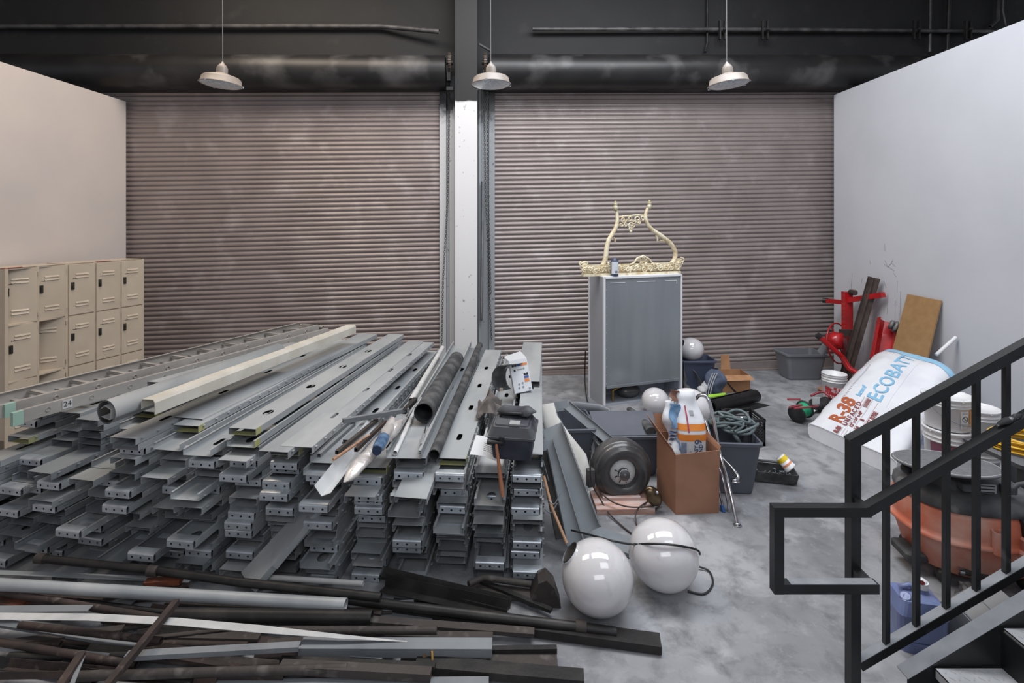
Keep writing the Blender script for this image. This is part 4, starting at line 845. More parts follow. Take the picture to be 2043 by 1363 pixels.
mb = MB(); A = K(1162, 549, -.04); B = K(1355, 543, -.04); mb.bar(A, B, .075, .035)
A2 = K(1162, 545, -.02); B2 = K(1356, 538, -.02); mb.bar(A2+Vector((0, 0, .05)), B2+Vector((0, 0, .05)), .03, .11)
t.part('base_rail', mb, gold)
mb = MB(); SP = []
for k, x in enumerate(range(245, 1530, 74)):
    y = 1090-.045*(x-245)*.9-12*math.sin(k*2.1); SP.append(((x, y), 40, k*1.7, 1.35, 1 if k % 2 else -1)); SP.append(((x+36, y-34+24*math.sin(k)), 25, k, 1.1, -1 if k % 2 else 1))
nm_ = MB()
for c, r, a0, tu, dn in SP:
    P = []; rr = []
    for k in range(23):
        f_ = k/22; a = a0+dn*tu*2*math.pi*f_; q = r/6.815*(1-.82*f_); P.append(K(sx(c[0])+q*math.cos(a), sy(c[1])+q*math.sin(a), -.06-.015*f_)); rr.append(.012*(1-.4*f_))
    mb.tube(P, .012, 8, radii=rr)
t.part('base_scrollwork', mb, gold)
mb = kt(z_([(860, 1010), (920, 985), (960, 925), (1010, 905), (1043, 895), (1080, 910), (1130, 940), (1170, 990), (1230, 1000)]), .013, off=-.04)
spirals(mb, [((1045, 1005), 62, 0, 1.6, 1), ((985, 950), 30, 1, 1.1, -1), ((1100, 955), 30, 2, 1.1, 1), ((1045, 940), 26, 4, 1.1, 1)], .012); mb.sphere(K(sx(1043), sy(893), -.04), .02, 10, 8); t.part('crest', mb, gold)
for x, y, s_ in ((250, 1000, -1), (1510, 990, 1), (1530, 950, 1), (540, 1045, 1), (1480, 1050, 1)):
    mb = MB()
    for k in range(4): P, rr = spiral((sx(x+12*k*s_), sy(y+20*(k % 3))), 38/6.815, k*1.4, 1.2, .013, s_); mb.tube(P, .013, 8, radii=rr)
    t.part('corner_volute', mb, gold)
# label can
q = K(1226, 549, -.14); q.z = Hc+.008
t = Thing('spray_can', 'small dark can with a white label before the gilt frame', 'can', q, world=True)
mb = MB(); mb.lathe([(.001, 0), (.048, 0), (.05, .004), (.05, .205), (.048, .21), (.03, .215), (.03, .232), (.001, .235)], 28, q); t.part('can_body', mb, mat('slate_blue_can', (70, 78, 100), .4, .2))
mb = MB(); mb.surf(lambda u, v: q+Vector((.0508*math.cos(math.radians(-150+120*u)), .0508*math.sin(math.radians(-150+120*u)), .03+.155*v)), 14, 1); lb = t.part('paper_label', mb, mat('pale_label', (206, 212, 222), .6))
mb = MB(); mb.surf(lambda u, v: q+Vector((.0514*math.cos(math.radians(-95+40*u)), .0514*math.sin(math.radians(-95+40*u)), .04+.03*v)), 6, 1); t.part('barcode', mb, ink, parent=lb)
# ---------------------------------------------------------------- cardboard box with plaster bags
f0 = fl(1348, 1027); f1 = fl(1434, 1024); dx_ = (f1-f0).normalized(); rzb = math.atan2(dx_.y, dx_.x); Wb = (f1-f0).length; Db, Hb = .30, .505
t = Thing('cardboard_box', 'open brown cardboard box holding plaster bags', 'box', f0, rzb-.0)
mb = MB(); th = .005
bk_ = -.05; P = [Vector((0, 0, 0)), Vector((Wb, 0, 0)), Vector((Wb+bk_, Db, 0)), Vector((bk_, Db, 0))]; Q = [p+Vector((0, 0, Hb-(.03 if i < 2 else -.05))) for i, p in enumerate(P)]
Q[0].z = Hb-.02; Q[1].z = Hb+.01; Q[0].x -= .0; Q[1].x += .01
def wallq(mb, a, b, c, d, inn): n = (Vector(b)-Vector(a)).cross(Vector(d)-Vector(a)).normalized()*inn; mb.add([a, b, c, d, Vector(a)-n, Vector(b)-n, Vector(c)-n, Vector(d)-n], [(0, 1, 2, 3), (7, 6, 5, 4), (0, 4, 5, 1), (1, 5, 6, 2), (2, 6, 7, 3), (3, 7, 4, 0)])
for i in range(4): j = (i+1) % 4; wallq(mb, P[i], P[j], Q[j], Q[i], th)
wallq(mb, P[0], P[3], P[2], P[1], -th); t.part('carton_body', mb, brown_card)
def flap(a, b, c, d): mb = MB(); wallq(mb, a, b, c, d, .004); t.part('flap', mb, brown_card)
flap(Q[3], Q[2], Q[2]+Vector((0, .03, .14)), Q[3]+Vector((-.02, .03, .15))); flap(Q[0], Q[3], Q[3]+Vector((-.09, .0, .16)), Q[0]+Vector((-.03, -.0, .06)))
flap(Q[1], Q[2], Q[2]+Vector((.03, 0, .06)), Q[1]+Vector((.01, 0, .03)))
bagw = mat('white_bag_paper', (224, 226, 230), .55, 0, (208, 211, 218), 5, .4, .7, .25, 12); ortape = mat('orange_tape', (240, 150, 66), .5, 0, (228, 132, 50), 6); bblue = mat('blue_bag_print', (96, 142, 186), .6, 0, (140, 172, 204), 18); bnavy = mat('navy_lettering', (74, 88, 122), .6); magen = mat('magenta_stripe', (176, 66, 90), .6)
c_ = at(1377, 905, 4.36); tip = at(1366, 782, 4.46)
def bagS(u, v, e=0):       # u round, v 0 bottom .. 1 crumpled top
    an = u*2*math.pi; w = .122*(1-max(0, v-.6)*1.15)*(min(1, .86+v*1.5)); d = .085*(1-max(0, v-.6)*1.6)
    c = c_.lerp(tip, max(0, v-.45)/.55*.9 if v > .45 else 0); z = c_.z-.06+(tip.z-c_.z+.08)*v
    ce, se = math.cos(an), math.sin(an); x = math.copysign(abs(ce)**.6, ce)*(w+e); y = math.copysign(abs(se)**.6, se)*(d+e)
    q = Vector((c.x+x, c.y+y, z)); k = noise.noise(q*11)*.02*(max(0, v-.6)*5+.12); return q+Vector((ce, se, 0))*k
t = Thing('plaster_bag', 'white plaster bag with two orange tape bands standing in the box', 'bag', c_-Vector((0, 0, .06)), world=True)
mb = MB(); mb.surf(bagS, 48, 30, cu=True); mb.add([bagS(i/48, 1) for i in range(48)], [tuple(range(48))]); mb.add([bagS(i/48, 0) for i in range(48)], [tuple(range(48))[::-1]]); t.part('bag_body', mb, bagw)
for v0, v1 in ((.35, .445), (.495, .585)):
    mb = MB(); mb.surf(lambda u, v: bagS(u, v0+(v1-v0)*v, .003), 48, 4, cu=True); t.part('tape_band', mb, ortape)
HB = tip.z-c_.z+.08
def face(x, z):              # metres across from the face centre, metres up from the bag bottom
    v = z/HB; y = bagS(.75, v).y-.004; return Vector((bagS(.75, v).x+x, y, bagS(.75, v).z))
for s_, sz, x0, z0, m_ in (('EASY', .044, .022, .118, bnavy), ('SAND', .044, .06, .118, bnavy), ('9', .085, .022, .195, bnavy)):
    if s_ == '9' and x0 > .05: continue
    mb = letters(s_, sz, lambda x, y: face(x0+(.018 if s_ == '9' else 0)+y, z0-x*0+x) if 0 else face(x0+(.018 if s_ == '9' else 0)-y, z0+x), bold=.0012); t.part('lettering', mb, m_)
mb = letters('sheetrock', .022, lambda x, y: face(-.028-y, .08+x)); t.part('small_lettering', mb, gp)
mb = MB(); mb.surf(lambda u, v: face(-.105+.045*u, .03+.16*v), 4, 4); t.part('blue_print', mb, mat('faded_navy_print', (120, 132, 160), .6, 0, (160, 170, 190), 20))
mb = MB(); mb.surf(lambda u, v: face(-.045+.012*u, .27+.2*v), 2, 8); t.part('red_stripe', mb, magen)
mb = MB(); mb.surf(lambda u, v: face(-.012+.035*u, .40+.035*v), 2, 2); t.part('print_square', mb, gp)
t = Thing('empty_plaster_bag', 'crumpled blue and white plaster bag stuffed beside the taped one', 'bag', at(1336, 900, 4.33)-Vector((0, 0, .1)), world=True)
a_ = at(1352, 925, 4.36); b_ = at(1342, 800, 4.42)
cb = crumple(a_, b_, .088, 5, 36, 34, .75, 8, .5, .5); t.part('bag_body', cb, bagw)
def fold(z0, z1, x0, x1, m_, nm, yy=-.052):
    mb = MB(); mb.surf(lambda u, v: (lambda q: q+Vector((0, .02*noise.noise(q*16), 0)))(a_.lerp(b_, z0+(z1-z0)*v)+Vector((x0+(x1-x0)*u+.012*math.sin(v*9), yy-.012*math.sin(u*3+v*5), 0))), 6, 8, th=.002); t.part(nm, mb, m_)
fold(.62, 1.0, -.05, .03, bblue, 'blue_fold', -.075); fold(.1, .3, -.07, -.0, bblue, 'blue_fold', -.07); fold(.32, .62, -.01, .04, bblue, 'blue_fold', -.075)
for k in range(4): fold(.36+k*.06, .385+k*.06, -.07, -.02, bnavy, 'print_line', -.066)
fold(1.0, 1.18, -.02, .05, mat('brown_paper_lining', (140, 104, 88), .8), 'torn_lining', -.01)
# chrome bars leaning on the box
def grab(pts, r, label, fl_end=None, n=14):
    out = []; P = [Vector(p) for p in pts]
    for i in range(len(P)-1):
        a, b, c, d = P[max(i-1, 0)], P[i], P[i+1], P[min(i+2, len(P)-1)]
        for k in range(6):
            q = k/6; out.append(.5*((2*b)+(c-a)*q+(2*a-5*b+4*c-d)*q*q+(3*b-a-3*c+d)*q**3))
    out.append(P[-1]); t = Thing('grab_bar', label, 'grab bar', P[-1], world=True); mb = MB(); mb.tube(out, r, n); t.part('bar', mb, chrome)
    if fl_end:
        d = (P[-1]-P[-2]).normalized()
        for q in (0, 1): mb = MB(); mb.lathe([(.001, -.004-.016*q), (.038-.006*q, -.004-.016*q), (.04-.006*q, .0-.016*q), (.036-.006*q, .006-.016*q), (.001, .008-.016*q)], 28, P[-1], d if fl_end == 1 else fl_end); t.part('flange' if q == 0 else 'collar', mb, chrome)
    return t
grab([at(1386, 800, 4.55), at(1396, 789, 4.5), at(1412, 795, 4.45), at(1422, 830, 4.4), at(1436, 905, 4.3), at(1455, 975, 4.15), at(1471, 1050, 4.02)], .0155, 'longest chrome bar, its round flange on the floor', 1)
grab([at(1404, 830, 4.6), at(1420, 880, 4.5), at(1434, 905, 4.42), at(1448, 922, 4.36), at(1463, 938, 4.3), at(1472, 952, 4.26), at(1466, 961, 4.22)], .0155, 'bent chrome bar with a flange pointing down beside the box', Vector((0, -.3, -1)))
grab([at(1400, 860, 4.6), at(1420, 900, 4.45), at(1440, 950, 4.3), at(1452, 1000, 4.22), at(1455, 1022, 4.2)], .0125, 'thinner chrome bar behind the longest one')
t = Thing('chrome_tube', 'thin chrome tube with a blue end standing right of the box', 'tube', fl(1444, 1020), world=True)
mb = MB(); mb.tube([at(1418, 915, 4.35), at(1443, 1012, 4.22)], .011, 12); t.part('tube', mb, chrome); mb = MB(); mb.tube([at(1440, 1008, 4.22), at(1444, 1022, 4.2)], .016, 12); t.part('blue_end', mb, mat('blue_plastic', (50, 90, 150), .4))
# hoses in the tote, crate, tray
hose = mat('grey_green_hose', (86, 98, 100), .6, 0, (104, 116, 118), 10, .4, .7, .05, 60); RH = random.Random(5)
for k in range(7):
    r0 = RH.uniform(.08, .17); cx, cy = 2.02+RH.uniform(-.05, .08), 4.72+RH.uniform(-.05, .05); pts = []
    for j in range(13): a = 2*math.pi*j/9+k; pts.append((cx+r0*1.25*math.cos(a), cy+r0*math.sin(a), .48+k*.016+.03*math.sin(a*2+k)))
    cable(pts, .013, hose, 'grey green hose coiled loosely over the tote behind the chrome bars', 'rubber_hose', 4)['group'] = 'hoses coiled on the tote'
cable([at(1425, 850, 4.7), at(1450, 852, 4.65), at(1470, 875, 4.55), at(1480, 900, 4.6), at(1490, 925, 4.7), at(1500, 935, 4.72)], .02, hose, 'thick hose end hanging from the tote to the small tray', 'rubber_hose')
cable([at(1432, 822, 4.8), at(1455, 838, 4.7), at(1478, 836, 4.7), at(1482, 850, 4.6), at(1465, 862, 4.55)], .014, hose, 'hose loop standing up above the tote', 'rubber_hose')
t = Thing('black_hose_nozzle', 'black hose handle lying over the tote towards the crate', 'nozzle', at(1440, 830, 4.9), world=True); mb = MB(); mb.tube([at(1428, 832, 4.95), at(1460, 835, 4.85), at(1478, 835, 4.8)], .018, 12); t.part('handle', mb, dustblack); mb = MB(); mb.tube([at(1478, 835, 4.8), at(1482, 836, 4.79)], .022, 12); t.part('end_ring', mb, bright)
# milk crate
t = Thing('milk_crate', 'black plastic milk crate right of the hoses', 'crate', (2.555, 5.60, 0), 0)
W_, H_ = .33, .285
for nm, y0, rot in (('side_panel', -W_/2, 0), ('side_panel', W_/2, math.pi), ('side_panel', 0, 1), ('side_panel', 0, 2)):
    M = Matrix.Rotation({0: 0, math.pi: math.pi, 1: math.pi/2, 2: -math.pi/2}[rot], 4, 'Z'); mb = MB(M); y = -W_/2+.006
    mb.box((0, y, .02), (W_, .012, .04)); mb.box((0, y, H_-.012), (W_, .02, .024)); mb.box((0, y, H_-.05), (W_, .012, .01)); mb.box((0, y, H_-.075), (W_, .012, .01)); mb.box((0, y, H_-.1), (W_, .012, .012))
    for s_ in (-1, 1): mb.box((s_*(W_/2-.012), y, H_/2), (.024, .012, H_))
    for i in range(-4, 9):
        for s_ in (-1, 1):
            x0 = -W_/2+.02+i*.036; x1 = x0+s_*.15*1 if s_ > 0 else x0; a_ = Vector((x0 if s_ > 0 else x0+.15, y, .04)); b_ = Vector((x0+.15 if s_ > 0 else x0, y, .18))
            def cl(p, q):
                d = q-p; tt = [0, 1]
                for lim, sg in ((-W_/2+.02, 1), (W_/2-.02, -1)):
                    den = d.x
                    if abs(den) > 1e-6:
                        w_ = (lim-p.x)/den
                        if sg*den > 0: tt[0] = max(tt[0], w_)
                        else: tt[1] = min(tt[1], w_)
                return (p+d*tt[0], p+d*tt[1]) if tt[1] > tt[0]+.03 else None
            r_ = cl(a_, b_)
            if r_: mb.bar(r_[0], r_[1], .007, .008, up=(0, -1, 0))
    t.part(nm, mb, blackp)
mb = MB()
for i in range(7): mb.box((-.135+i*.045, 0, .02), (.012, W_-.03, .01)); mb.box((0, -.135+i*.045, .02), (W_-.03, .012, .01))
t.part('base_grid', mb, blackp)
# rolled mat, lime strip, small carton, blue bag, tarp, dark sleeve, white roll
t = Thing('rubber_mat_roll', 'rolled black rubber mat lying behind the crate', 'mat', fl(1460, 815), world=True)
a_ = fl(1420, 811, .10); b_ = fl(1508, 789, .10); mb = MB(); d = (b_-a_).normalized(); pr = [((.085-.03*k/50)*math.cos(k/50*2*math.pi*2.2+2), (.085-.03*k/50)*math.sin(k/50*2*math.pi*2.2+2)) for k in range(51)]
mb.prof(a_, b_, pr, th=.006); mb.s = [True]*len(mb.s); t.part('roll', mb, blackp); mb = MB(); mb.add([a_+Vector((0, -.05, -.08)), b_+Vector((0, -.05, -.08)), b_+Vector((.14, -.10, -.095)), a_+Vector((.0, -.16, -.095))], [(0, 1, 2, 3)]); t.part('loose_end', mb, blackp)
solo('lime_vest', crumple(fl(1417, 797, .14)+Vector((0, .08, 0)), fl(1452, 790, .14)+Vector((0, .08, 0)), .035, 4, 16, 10, .4, 14, .6), mat('lime_fabric', (150, 198, 60), .7), 'strip of lime green fabric behind the rolled mat', 'cloth')
q0 = fl(1442, 783); q1 = fl(1493, 781); cdm = mat('tan_cardboard', (178, 134, 98), .85, 0, (160, 116, 82), 6); W_ = (q1-q0).length
t = Thing('small_carton', 'small open tan carton on the floor behind the rolled mat', 'box', q0, 0)
mb = MB(); mb.box((W_/2, 0, .12), (W_, .006, .24)); mb.box((W_/2, .3, .12), (W_, .006, .24)); mb.box((0, .15, .12), (.006, .3, .24)); mb.box((W_, .15, .12), (.006, .3, .24)); mb.box((W_/2, .15, .004), (W_, .3, .006)); t.part('carton_body', mb, cdm)
mb = MB(); mb.add([(0, -.003, .24), (W_, -.003, .24), (W_+.02, -.1, .20), (-.01, -.1, .19)], [(0, 1, 2, 3)]); t.part('flap', mb, cdm)
mb = MB(); mb.add([(.1, .3, .24), (.24, .3, .24), (.23, .33, .44), (.11, .33, .44), (.1, .306, .24), (.24, .306, .24), (.23, .336, .44), (.11, .336, .44)], [(0, 1, 2, 3), (7, 6, 5, 4), (0, 4, 5, 1), (1, 5, 6, 2), (2, 6, 7, 3), (3, 7, 4, 0)]); t.part('flap', mb, cdm)
mb = MB(); mb.add([(.16, -.006, .0), (.20, -.006, 0), (.07, -.006, .14), (.05, -.006, .14)], [(0, 1, 2, 3)]); t.part('black_strap', mb, dark)
t = Thing('blue_bag', 'slate blue fabric bag with pale straps between cabinet and carton', 'bag', fl(1425, 792), world=True)
c_ = fl(1425, 766, .17); cb = MB()
def bb(u, v): an = u*2*math.pi; e = math.sin(math.pi*min(1, .12+v*.82))**.6; p_ = Vector((.15*e*math.cos(an), .11*e*math.sin(an), -.15+.36*v)); return c_+p_+Vector((math.cos(an), math.sin(an), 0))*.05*noise.noise((c_+p_)*7)
cb.surf(bb, 28, 20, cu=True); t.part('bag_body', cb, mat('slate_blue_fabric', (92, 102, 124), .85, 0, (70, 78, 98), 8, .4, .65, .2, 40))
for k in range(3): mb = MB(); mb.surf(lambda u, v: c_+Vector((-.17+.03*k+.012*u+.10*v**1.5, -.13+.02*v, -.12+.30*v)), 1, 10, th=.004); t.part('strap', mb, mat('pale_strap', (184, 186, 190), .7))
tarp = mat('olive_grey_tarp', (112, 112, 110), .7, 0, (92, 92, 92), 5, .4, .7, .2, 20)
mb = MB(); o_ = fl(1385, 790); mb.surf(lambda u, v: o_+Vector((-.10+.34*u*(1-.55*v), .1+.14*math.sin(u*3), .46*v*(1-.35*u)))+Vector((0, .05*noise.noise(Vector((u*4, v*4, 0))), 0)), 14, 14, th=.004); solo('folded_tarp', mb, tarp, 'grey folded tarp leaning at the right side of the cabinet', 'tarp')
solo('cloth_bundle', crumple(fl(1376, 806, .09), fl(1420, 800, .09), .085, 9, 24, 14, .7, 8, .8), dustblack, 'dark cloth bundle on the floor beside the cabinet foot', 'cloth')
solo('pale_rag', crumple(fl(1400, 782, .14), fl(1412, 762, .16), .06, 12, 20, 10, .6, 10, .7), mat('pale_rag_cloth', (184, 184, 186), .8), 'pale crumpled rag beside the slate blue bag', 'cloth')
mb = MB(); mb.tube([at(1255, 816, 5.3), at(1275, 832, 5.1), at(1300, 860, 4.75)], .045, 14, radii=[.03, .048, .05], flat=.7); solo('pipe_insulation', mb, dustblack, 'dark curved foam sleeve sloping behind the cardboard box', 'foam sleeve')
mb = MB(); mb.tube([at(1216, 836, 5.3), at(1264, 828, 5.35)], .048, 20); solo('white_roll', mb, whitep, 'white tube lying on the floor before the cabinet', 'tube')
pipe('wood_offcut', fl(1225, 838, .33)+Vector((0, .1, 0)), fl(1290, 842, .33)+Vector((0, .1, 0)), .03, mat('tan_offcut', (150, 130, 112), .8), 'brown paper tube behind the slate tote lid', .004, 'tube')
cable([at(1168, 700, 7.35), at(1167, 760, 7.3), fl(1172, 800, .02), fl(1180, 806, .01)], .008, blackp, 'power cord at the left side of the cabinet')
t = Thing('small_tool_tray', 'black tray of small hardware on the floor', 'tray', (fl(1540, 962).x, fl(1540, 955).y, 0), math.radians(-14))
mb = MB(); taper(mb, 0, .012, .40, .17, .42, .19, .03)
def rimw(mb, w0, d0, w1, d1, z0, z1, th_=.008):
    for s_ in (-1, 1):
        mb.add([(-w0/2, s_*d0/2, z0), (w0/2, s_*d0/2, z0), (w1/2, s_*d1/2, z1), (-w1/2, s_*d1/2, z1), (-w0/2, s_*(d0/2-th_), z0), (w0/2, s_*(d0/2-th_), z0), (w1/2, s_*(d1/2-th_), z1), (-w1/2, s_*(d1/2-th_), z1)], [(0, 1, 2, 3), (7, 6, 5, 4), (3, 2, 6, 7)])
        mb.add([(s_*w0/2, -d0/2, z0), (s_*w0/2, d0/2, z0), (s_*w1/2, d1/2, z1), (s_*w1/2, -d1/2, z1), (s_*(w0/2-th_), -d0/2, z0), (s_*(w0/2-th_), d0/2, z0), (s_*(w1/2-th_), d1/2, z1), (s_*(w1/2-th_), -d1/2, z1)], [(0, 1, 2, 3), (7, 6, 5, 4), (3, 2, 6, 7)])
rimw(mb, .42, .19, .46, .21, .01, .10); t.part('tray_body', mb, dustblack)
mb = MB(); mb.tube([(-.22, .08, .10), (-.19, .1, .115), (.0, .1, .12), (.19, .1, .115), (.22, .08, .10)], .012, 8); t.part('carry_bar', mb, dustblack)
mb = MB(); RT = random.Random(3)
for k in range(70): mb.box((RT.uniform(-.18, .18), RT.uniform(-.07, .07), RT.uniform(.02, .075)), (RT.uniform(.01, .035), .008, .008), RT.uniform(0, 3))
o = t.part('loose_screws', mb, galvd); o['kind'] = 'stuff'
q = Vector((fl(1560, 930).x, fl(1560, 930).y+.02, .13)); axc = Vector((.45, -.55, .70)).normalized(); q = at(1566, 922, 4.58)
t = Thing('filler_can', 'small white and yellow filler tub resting on the tray', 'tub', q-Vector((0, 0, .06)), world=True)
mb = MB(); mb.lathe([(.001, -.055), (.042, -.055), (.05, .05), (.053, .055), (.053, .065), (.001, .067)], 28, q, Vector((.5, -.35, -.6))); t.part('tub', mb, whitep)
mb = MB(); mb.lathe([(.0435, -.05), (.0465, -.012)], 28, q, Vector((.5, -.35, -.6))); t.part('yellow_band', mb, mat('yellow_band', (236, 206, 40), .5)); mb = MB(); mb.lathe([(.0482, .012), (.0495, .028)], 28, q, Vector((.5, -.35, -.6))); t.part('orange_band', mb, mat('orange_band', (232, 150, 110), .5))
# ---------------------------------------------------------------- metal frames between pile and globes
bgm = mat('blue_grey_metal', (136, 142, 147), .5, .1, (118, 124, 130), 3); ivory = mat('ivory_fabric', (214, 212, 208), .8, 0, (200, 197, 192), 4, .4, .65, .1, 20)
def trough(p0, p1, w, h, m, label, up, name='steel_trough', th=.004):
    mb = MB(); mb.prof(p0, p1, [(-w/2, h), (-w/2, 0), (w/2, 0), (w/2, h)], up=up, th=th); return solo(name, mb, m, label, 'steel trough')
trough(at(1103, 850, 4.3), at(1178, 1060, 3.75), .17, .07, bgm, 'blue grey steel trough leaning on the stud pile, nearest the wheel', (-.25, -.9, .5))
trough(at(1090, 880, 4.05), at(1150, 1085, 3.62), .12, .05, bgm, 'blue grey steel channel leaning close to the stud pile', (-.2, -.9, .4))
trough(at(1084, 900, 3.98), at(1120, 1075, 3.60), .07, .04, dark, 'dark narrow channel beside the wooden stick', (-.2, -.9, .4))
mb = MB(); mb.tube([at(1092, 806, 4.55), at(1097, 835, 4.5), at(1115, 875, 4.45), at(1140, 920, 4.4), at(1160, 985, 4.3)], .07, 14, radii=[.060, .07, .10, .14, .12], flat=.35, up=(0, -1, 0)); solo('ivory_cover', mb, ivory, 'ivory fabric sleeve leaning behind the steel troughs', 'fabric sleeve')
mb = MB(); mb.poly([at(1160, 1065, 3.8)+Vector((0, 0, .0)), fl(1262, 1078, .03), fl(1330, 1112, .03), fl(1170, 1105, .03)], (0, 0, .02)); 
mb = MB(); a_ = fl(1160, 1062, .02); b_ = fl(1300, 1105, .02); mb.bar(a_, b_, .20, .03); solo('steel_channel', mb, bgm, 'blue grey channel flat on the floor under the globes', 'steel channel')
mb = MB(); mb.tube([at(1085, 950, 3.72), at(1100, 1010, 3.6), at(1131, 1085, 3.45)], .011, 8); solo('bamboo_stick', mb, mat('tan_stick', (172, 134, 104), .7), 'thin tan stick leaning against the stack ends', 'stick')
for k, (a, b) in enumerate((((1094, 998), (1118, 992)), ((1086, 1015), (1112, 1012)))): cable([at(a[0], a[1], 3.6), at((a[0]+b[0])/2, a[1]+8, 3.58), at(b[0], b[1]-8, 3.6)], .004, galvd, 'bent wire hook beside the tan stick, '+('upper' if k == 0 else 'lower')+' of two', 'wire_hook')
t = Thing('bent_grey_frame', 'bent grey metal frame leaning over the totes to the wheel', 'frame', at(1225, 885, 4.55), world=True)
mb = MB(); mb.bar(at(1108, 812, 4.9), at(1133, 808, 4.9), .09, .02, up=(0, -1, .3)); mb.prof(at(1131, 808, 4.9), at(1228, 890, 4.6), [(-.04, .025), (-.04, 0), (.04, 0), (.04, .025)], up=(0, -1, .4), th=.004); t.part('long_rail', mb, bgm)
mb = MB(); mb.tube([at(1176, 858, 4.8), at(1186, 875, 4.72), at(1198, 890, 4.66), at(1212, 888, 4.62)], .02, 8, flat=.5); mb.tube([at(1181, 866, 4.8), at(1184, 905, 4.7)], .02, 8, flat=.5); t.part('brace', mb, bgm)
t = Thing('grey_plastic_hoop', 'grey rounded plastic hoop lying before the cabinet', 'plastic part', at(1190, 840, 5.1), world=True)
P = [at(1112, 812, 5.3), at(1150, 812, 5.25), at(1195, 818, 5.2), at(1212, 824, 5.15), at(1218, 838, 5.1), at(1214, 852, 5.05)]
mb = MB(); mb.tube(P, .06, 10, radii=[.045, .06, .062, .062, .06, .045], flat=.5, up=(0, -1, 0)); t.part('hoop', mb, greyt)
mb = MB(); mb.box(at(1178, 953, 4.25), (.06, .05, .14), .2, ); solo('junction_box', mb, dustblack, 'small black metal box hanging beside the wheel housing', 'box')
t = Thing('candle_bulb', 'white candle shaped plug with prongs beside the wheel', 'plug', at(1174, 990, 4.1), world=True)
mb = MB(); mb.tube([at(1172, 982, 4.1), at(1177, 1002, 4.08)], .012, 10, radii=[.018, .004]); t.part('body', mb, white)
for s_ in (-1, 1): mb = MB(); mb.tube([at(1172+s_*1.5, 982, 4.1), at(1171+s_*1.5, 971, 4.1)], .0025, 6); t.part('prong', mb, bright)
# ---------------------------------------------------------------- red stand, channel and panel by the right wall
t = Thing('red_pipe_stand', 'red metal stand with a cross arm and hand wheel in the right corner', 'stand', fl(1688, 752), world=True)
Y0 = 7.55
mb = MB(); mb.bar(at(1691, 745, Y0), at(1690, 582, Y0), .115, .09, up=(0, -1, 0)); t.part('post', mb, red_m)
mb = MB(); mb.bar(at(1692, 604, Y0+.1), at(1650, 600, 7.9), .07, .06); mb.bar(at(1690, 600, Y0), at(1762, 588, 7.0), .08, .07); t.part('cross_arm', mb, red_m)
mb = MB(); mb.tube([at(1641, 599, 7.95), at(1653, 600, 7.9)], .04, 12); t.part('arm_tip', mb, dark); mb = MB(); mb.tube([at(1697, 583, 7.5), at(1706, 584, 7.4)], .04, 12); t.part('end_knob', mb, rust)
c_ = at(1672, 685, 7.5); ax = Vector((.5, -.85, .15)).normalized(); a_ = ax.cross(Vector((0, 0, 1))).normalized(); b_ = ax.cross(a_)
mb = MB(); mb.tube([c_+(a_*math.cos(k*math.pi/12)+b_*math.sin(k*math.pi/12))*.29 for k in range(25)], .011, 8, cap=False)
for k in range(4): an = k*math.pi/2+.4; mb.tube([c_, c_+(a_*math.cos(an)+b_*math.sin(an))*.29], .009, 6)
t.part('hand_wheel', mb, red_m)
mb = MB(); mb.lathe([(.001, -.10), (.11, -.1), (.13, 0), (.11, .1), (.001, .1)], 20, at(1668, 680, 7.45), ax); t.part('gear_housing', mb, red_m)
mb = MB(); mb.tube([at(1633, 671, 7.3), at(1680, 712, 7.25)], .035, 12); mb.tube([at(1680, 712, 7.25), at(1694, 735, 7.2), at(1716, 748, 7.1)], .04, 12); t.part('leg', mb, red_m)
mb = MB(); mb.tube([at(1630, 668, 7.3), at(1636, 673, 7.29)], .042, 12); t.part('leg_cap', mb, blackp)
mb = MB(); mb.tube([at(1650, 688, 7.4), at(1638, 704, 7.45)], .055, 12); t.part('foot_tube', mb, galvd)
mb = MB(); mb.bar(fl(1648, 756, .03), fl(1700, 760, .03), .3, .05); t.part('base_plate', mb, red_m)
mb = MB(); mb.box(at(1687, 664, 7.42), (.16, .06, .09)); t.part('clamp_block', mb, rust)
t = Thing('brown_channel', 'dark brown steel channel leaning against the right wall', 'steel channel', fl(1683, 765), world=True)
chm = mat('brown_primer', (64, 50, 46), .4, .2, (84, 72, 66), 8, coat=.3)
mb = MB(); mb.prof(fl(1681, 770, .02), at(1744, 554, 7.15), [(-.07, .04), (-.07, 0), (-.02, 0), (-.02, .03), (.0, .03), (.0, 0), (.07, 0), (.07, .05)], up=(-.6, -.8, 0), th=.006); t.part('web', mb, chm)
t = Thing('red_steel_bar', 'short red beam with grey wheels leaning by the cardboard panel', 'beam', fl(1745, 790), world=True)
mb = MB(); mb.prof(at(1768, 640, 6.85), at(1742, 790, 6.55), [(-.11, .07), (-.11, 0), (.0, -.04), (.11, 0), (.11, .07)], up=(-.2, -1, 0), th=.01); t.part('beam_body', mb, red_m)
for q, r_ in (((1778, 648), .065), ((1786, 652), .08), ((1794, 657), .07)): c_ = at(q[0], q[1], 6.72-.03*(q[0]-1778)/8); mb = MB(); mb.lathe([(.001, -.02), (r_*.8, -.02), (r_, -.008), (r_, .008), (r_*.8, .02), (.001, .02)], 24, c_, (.75, -.5, -.35)); t.part('wheel', mb, mat('grey_wheel', (122, 122, 122), .5, .2, (90, 90, 90), 14))
X0 = 5.19
def wp(px, py, X): Y = X*F/(px-CX); return at(px, py, Y)
P = [wp(1810, 587, 5.17), wp(1877, 600, 5.17), wp(1846, 730, 4.95), wp(1778, 705, 4.93)]
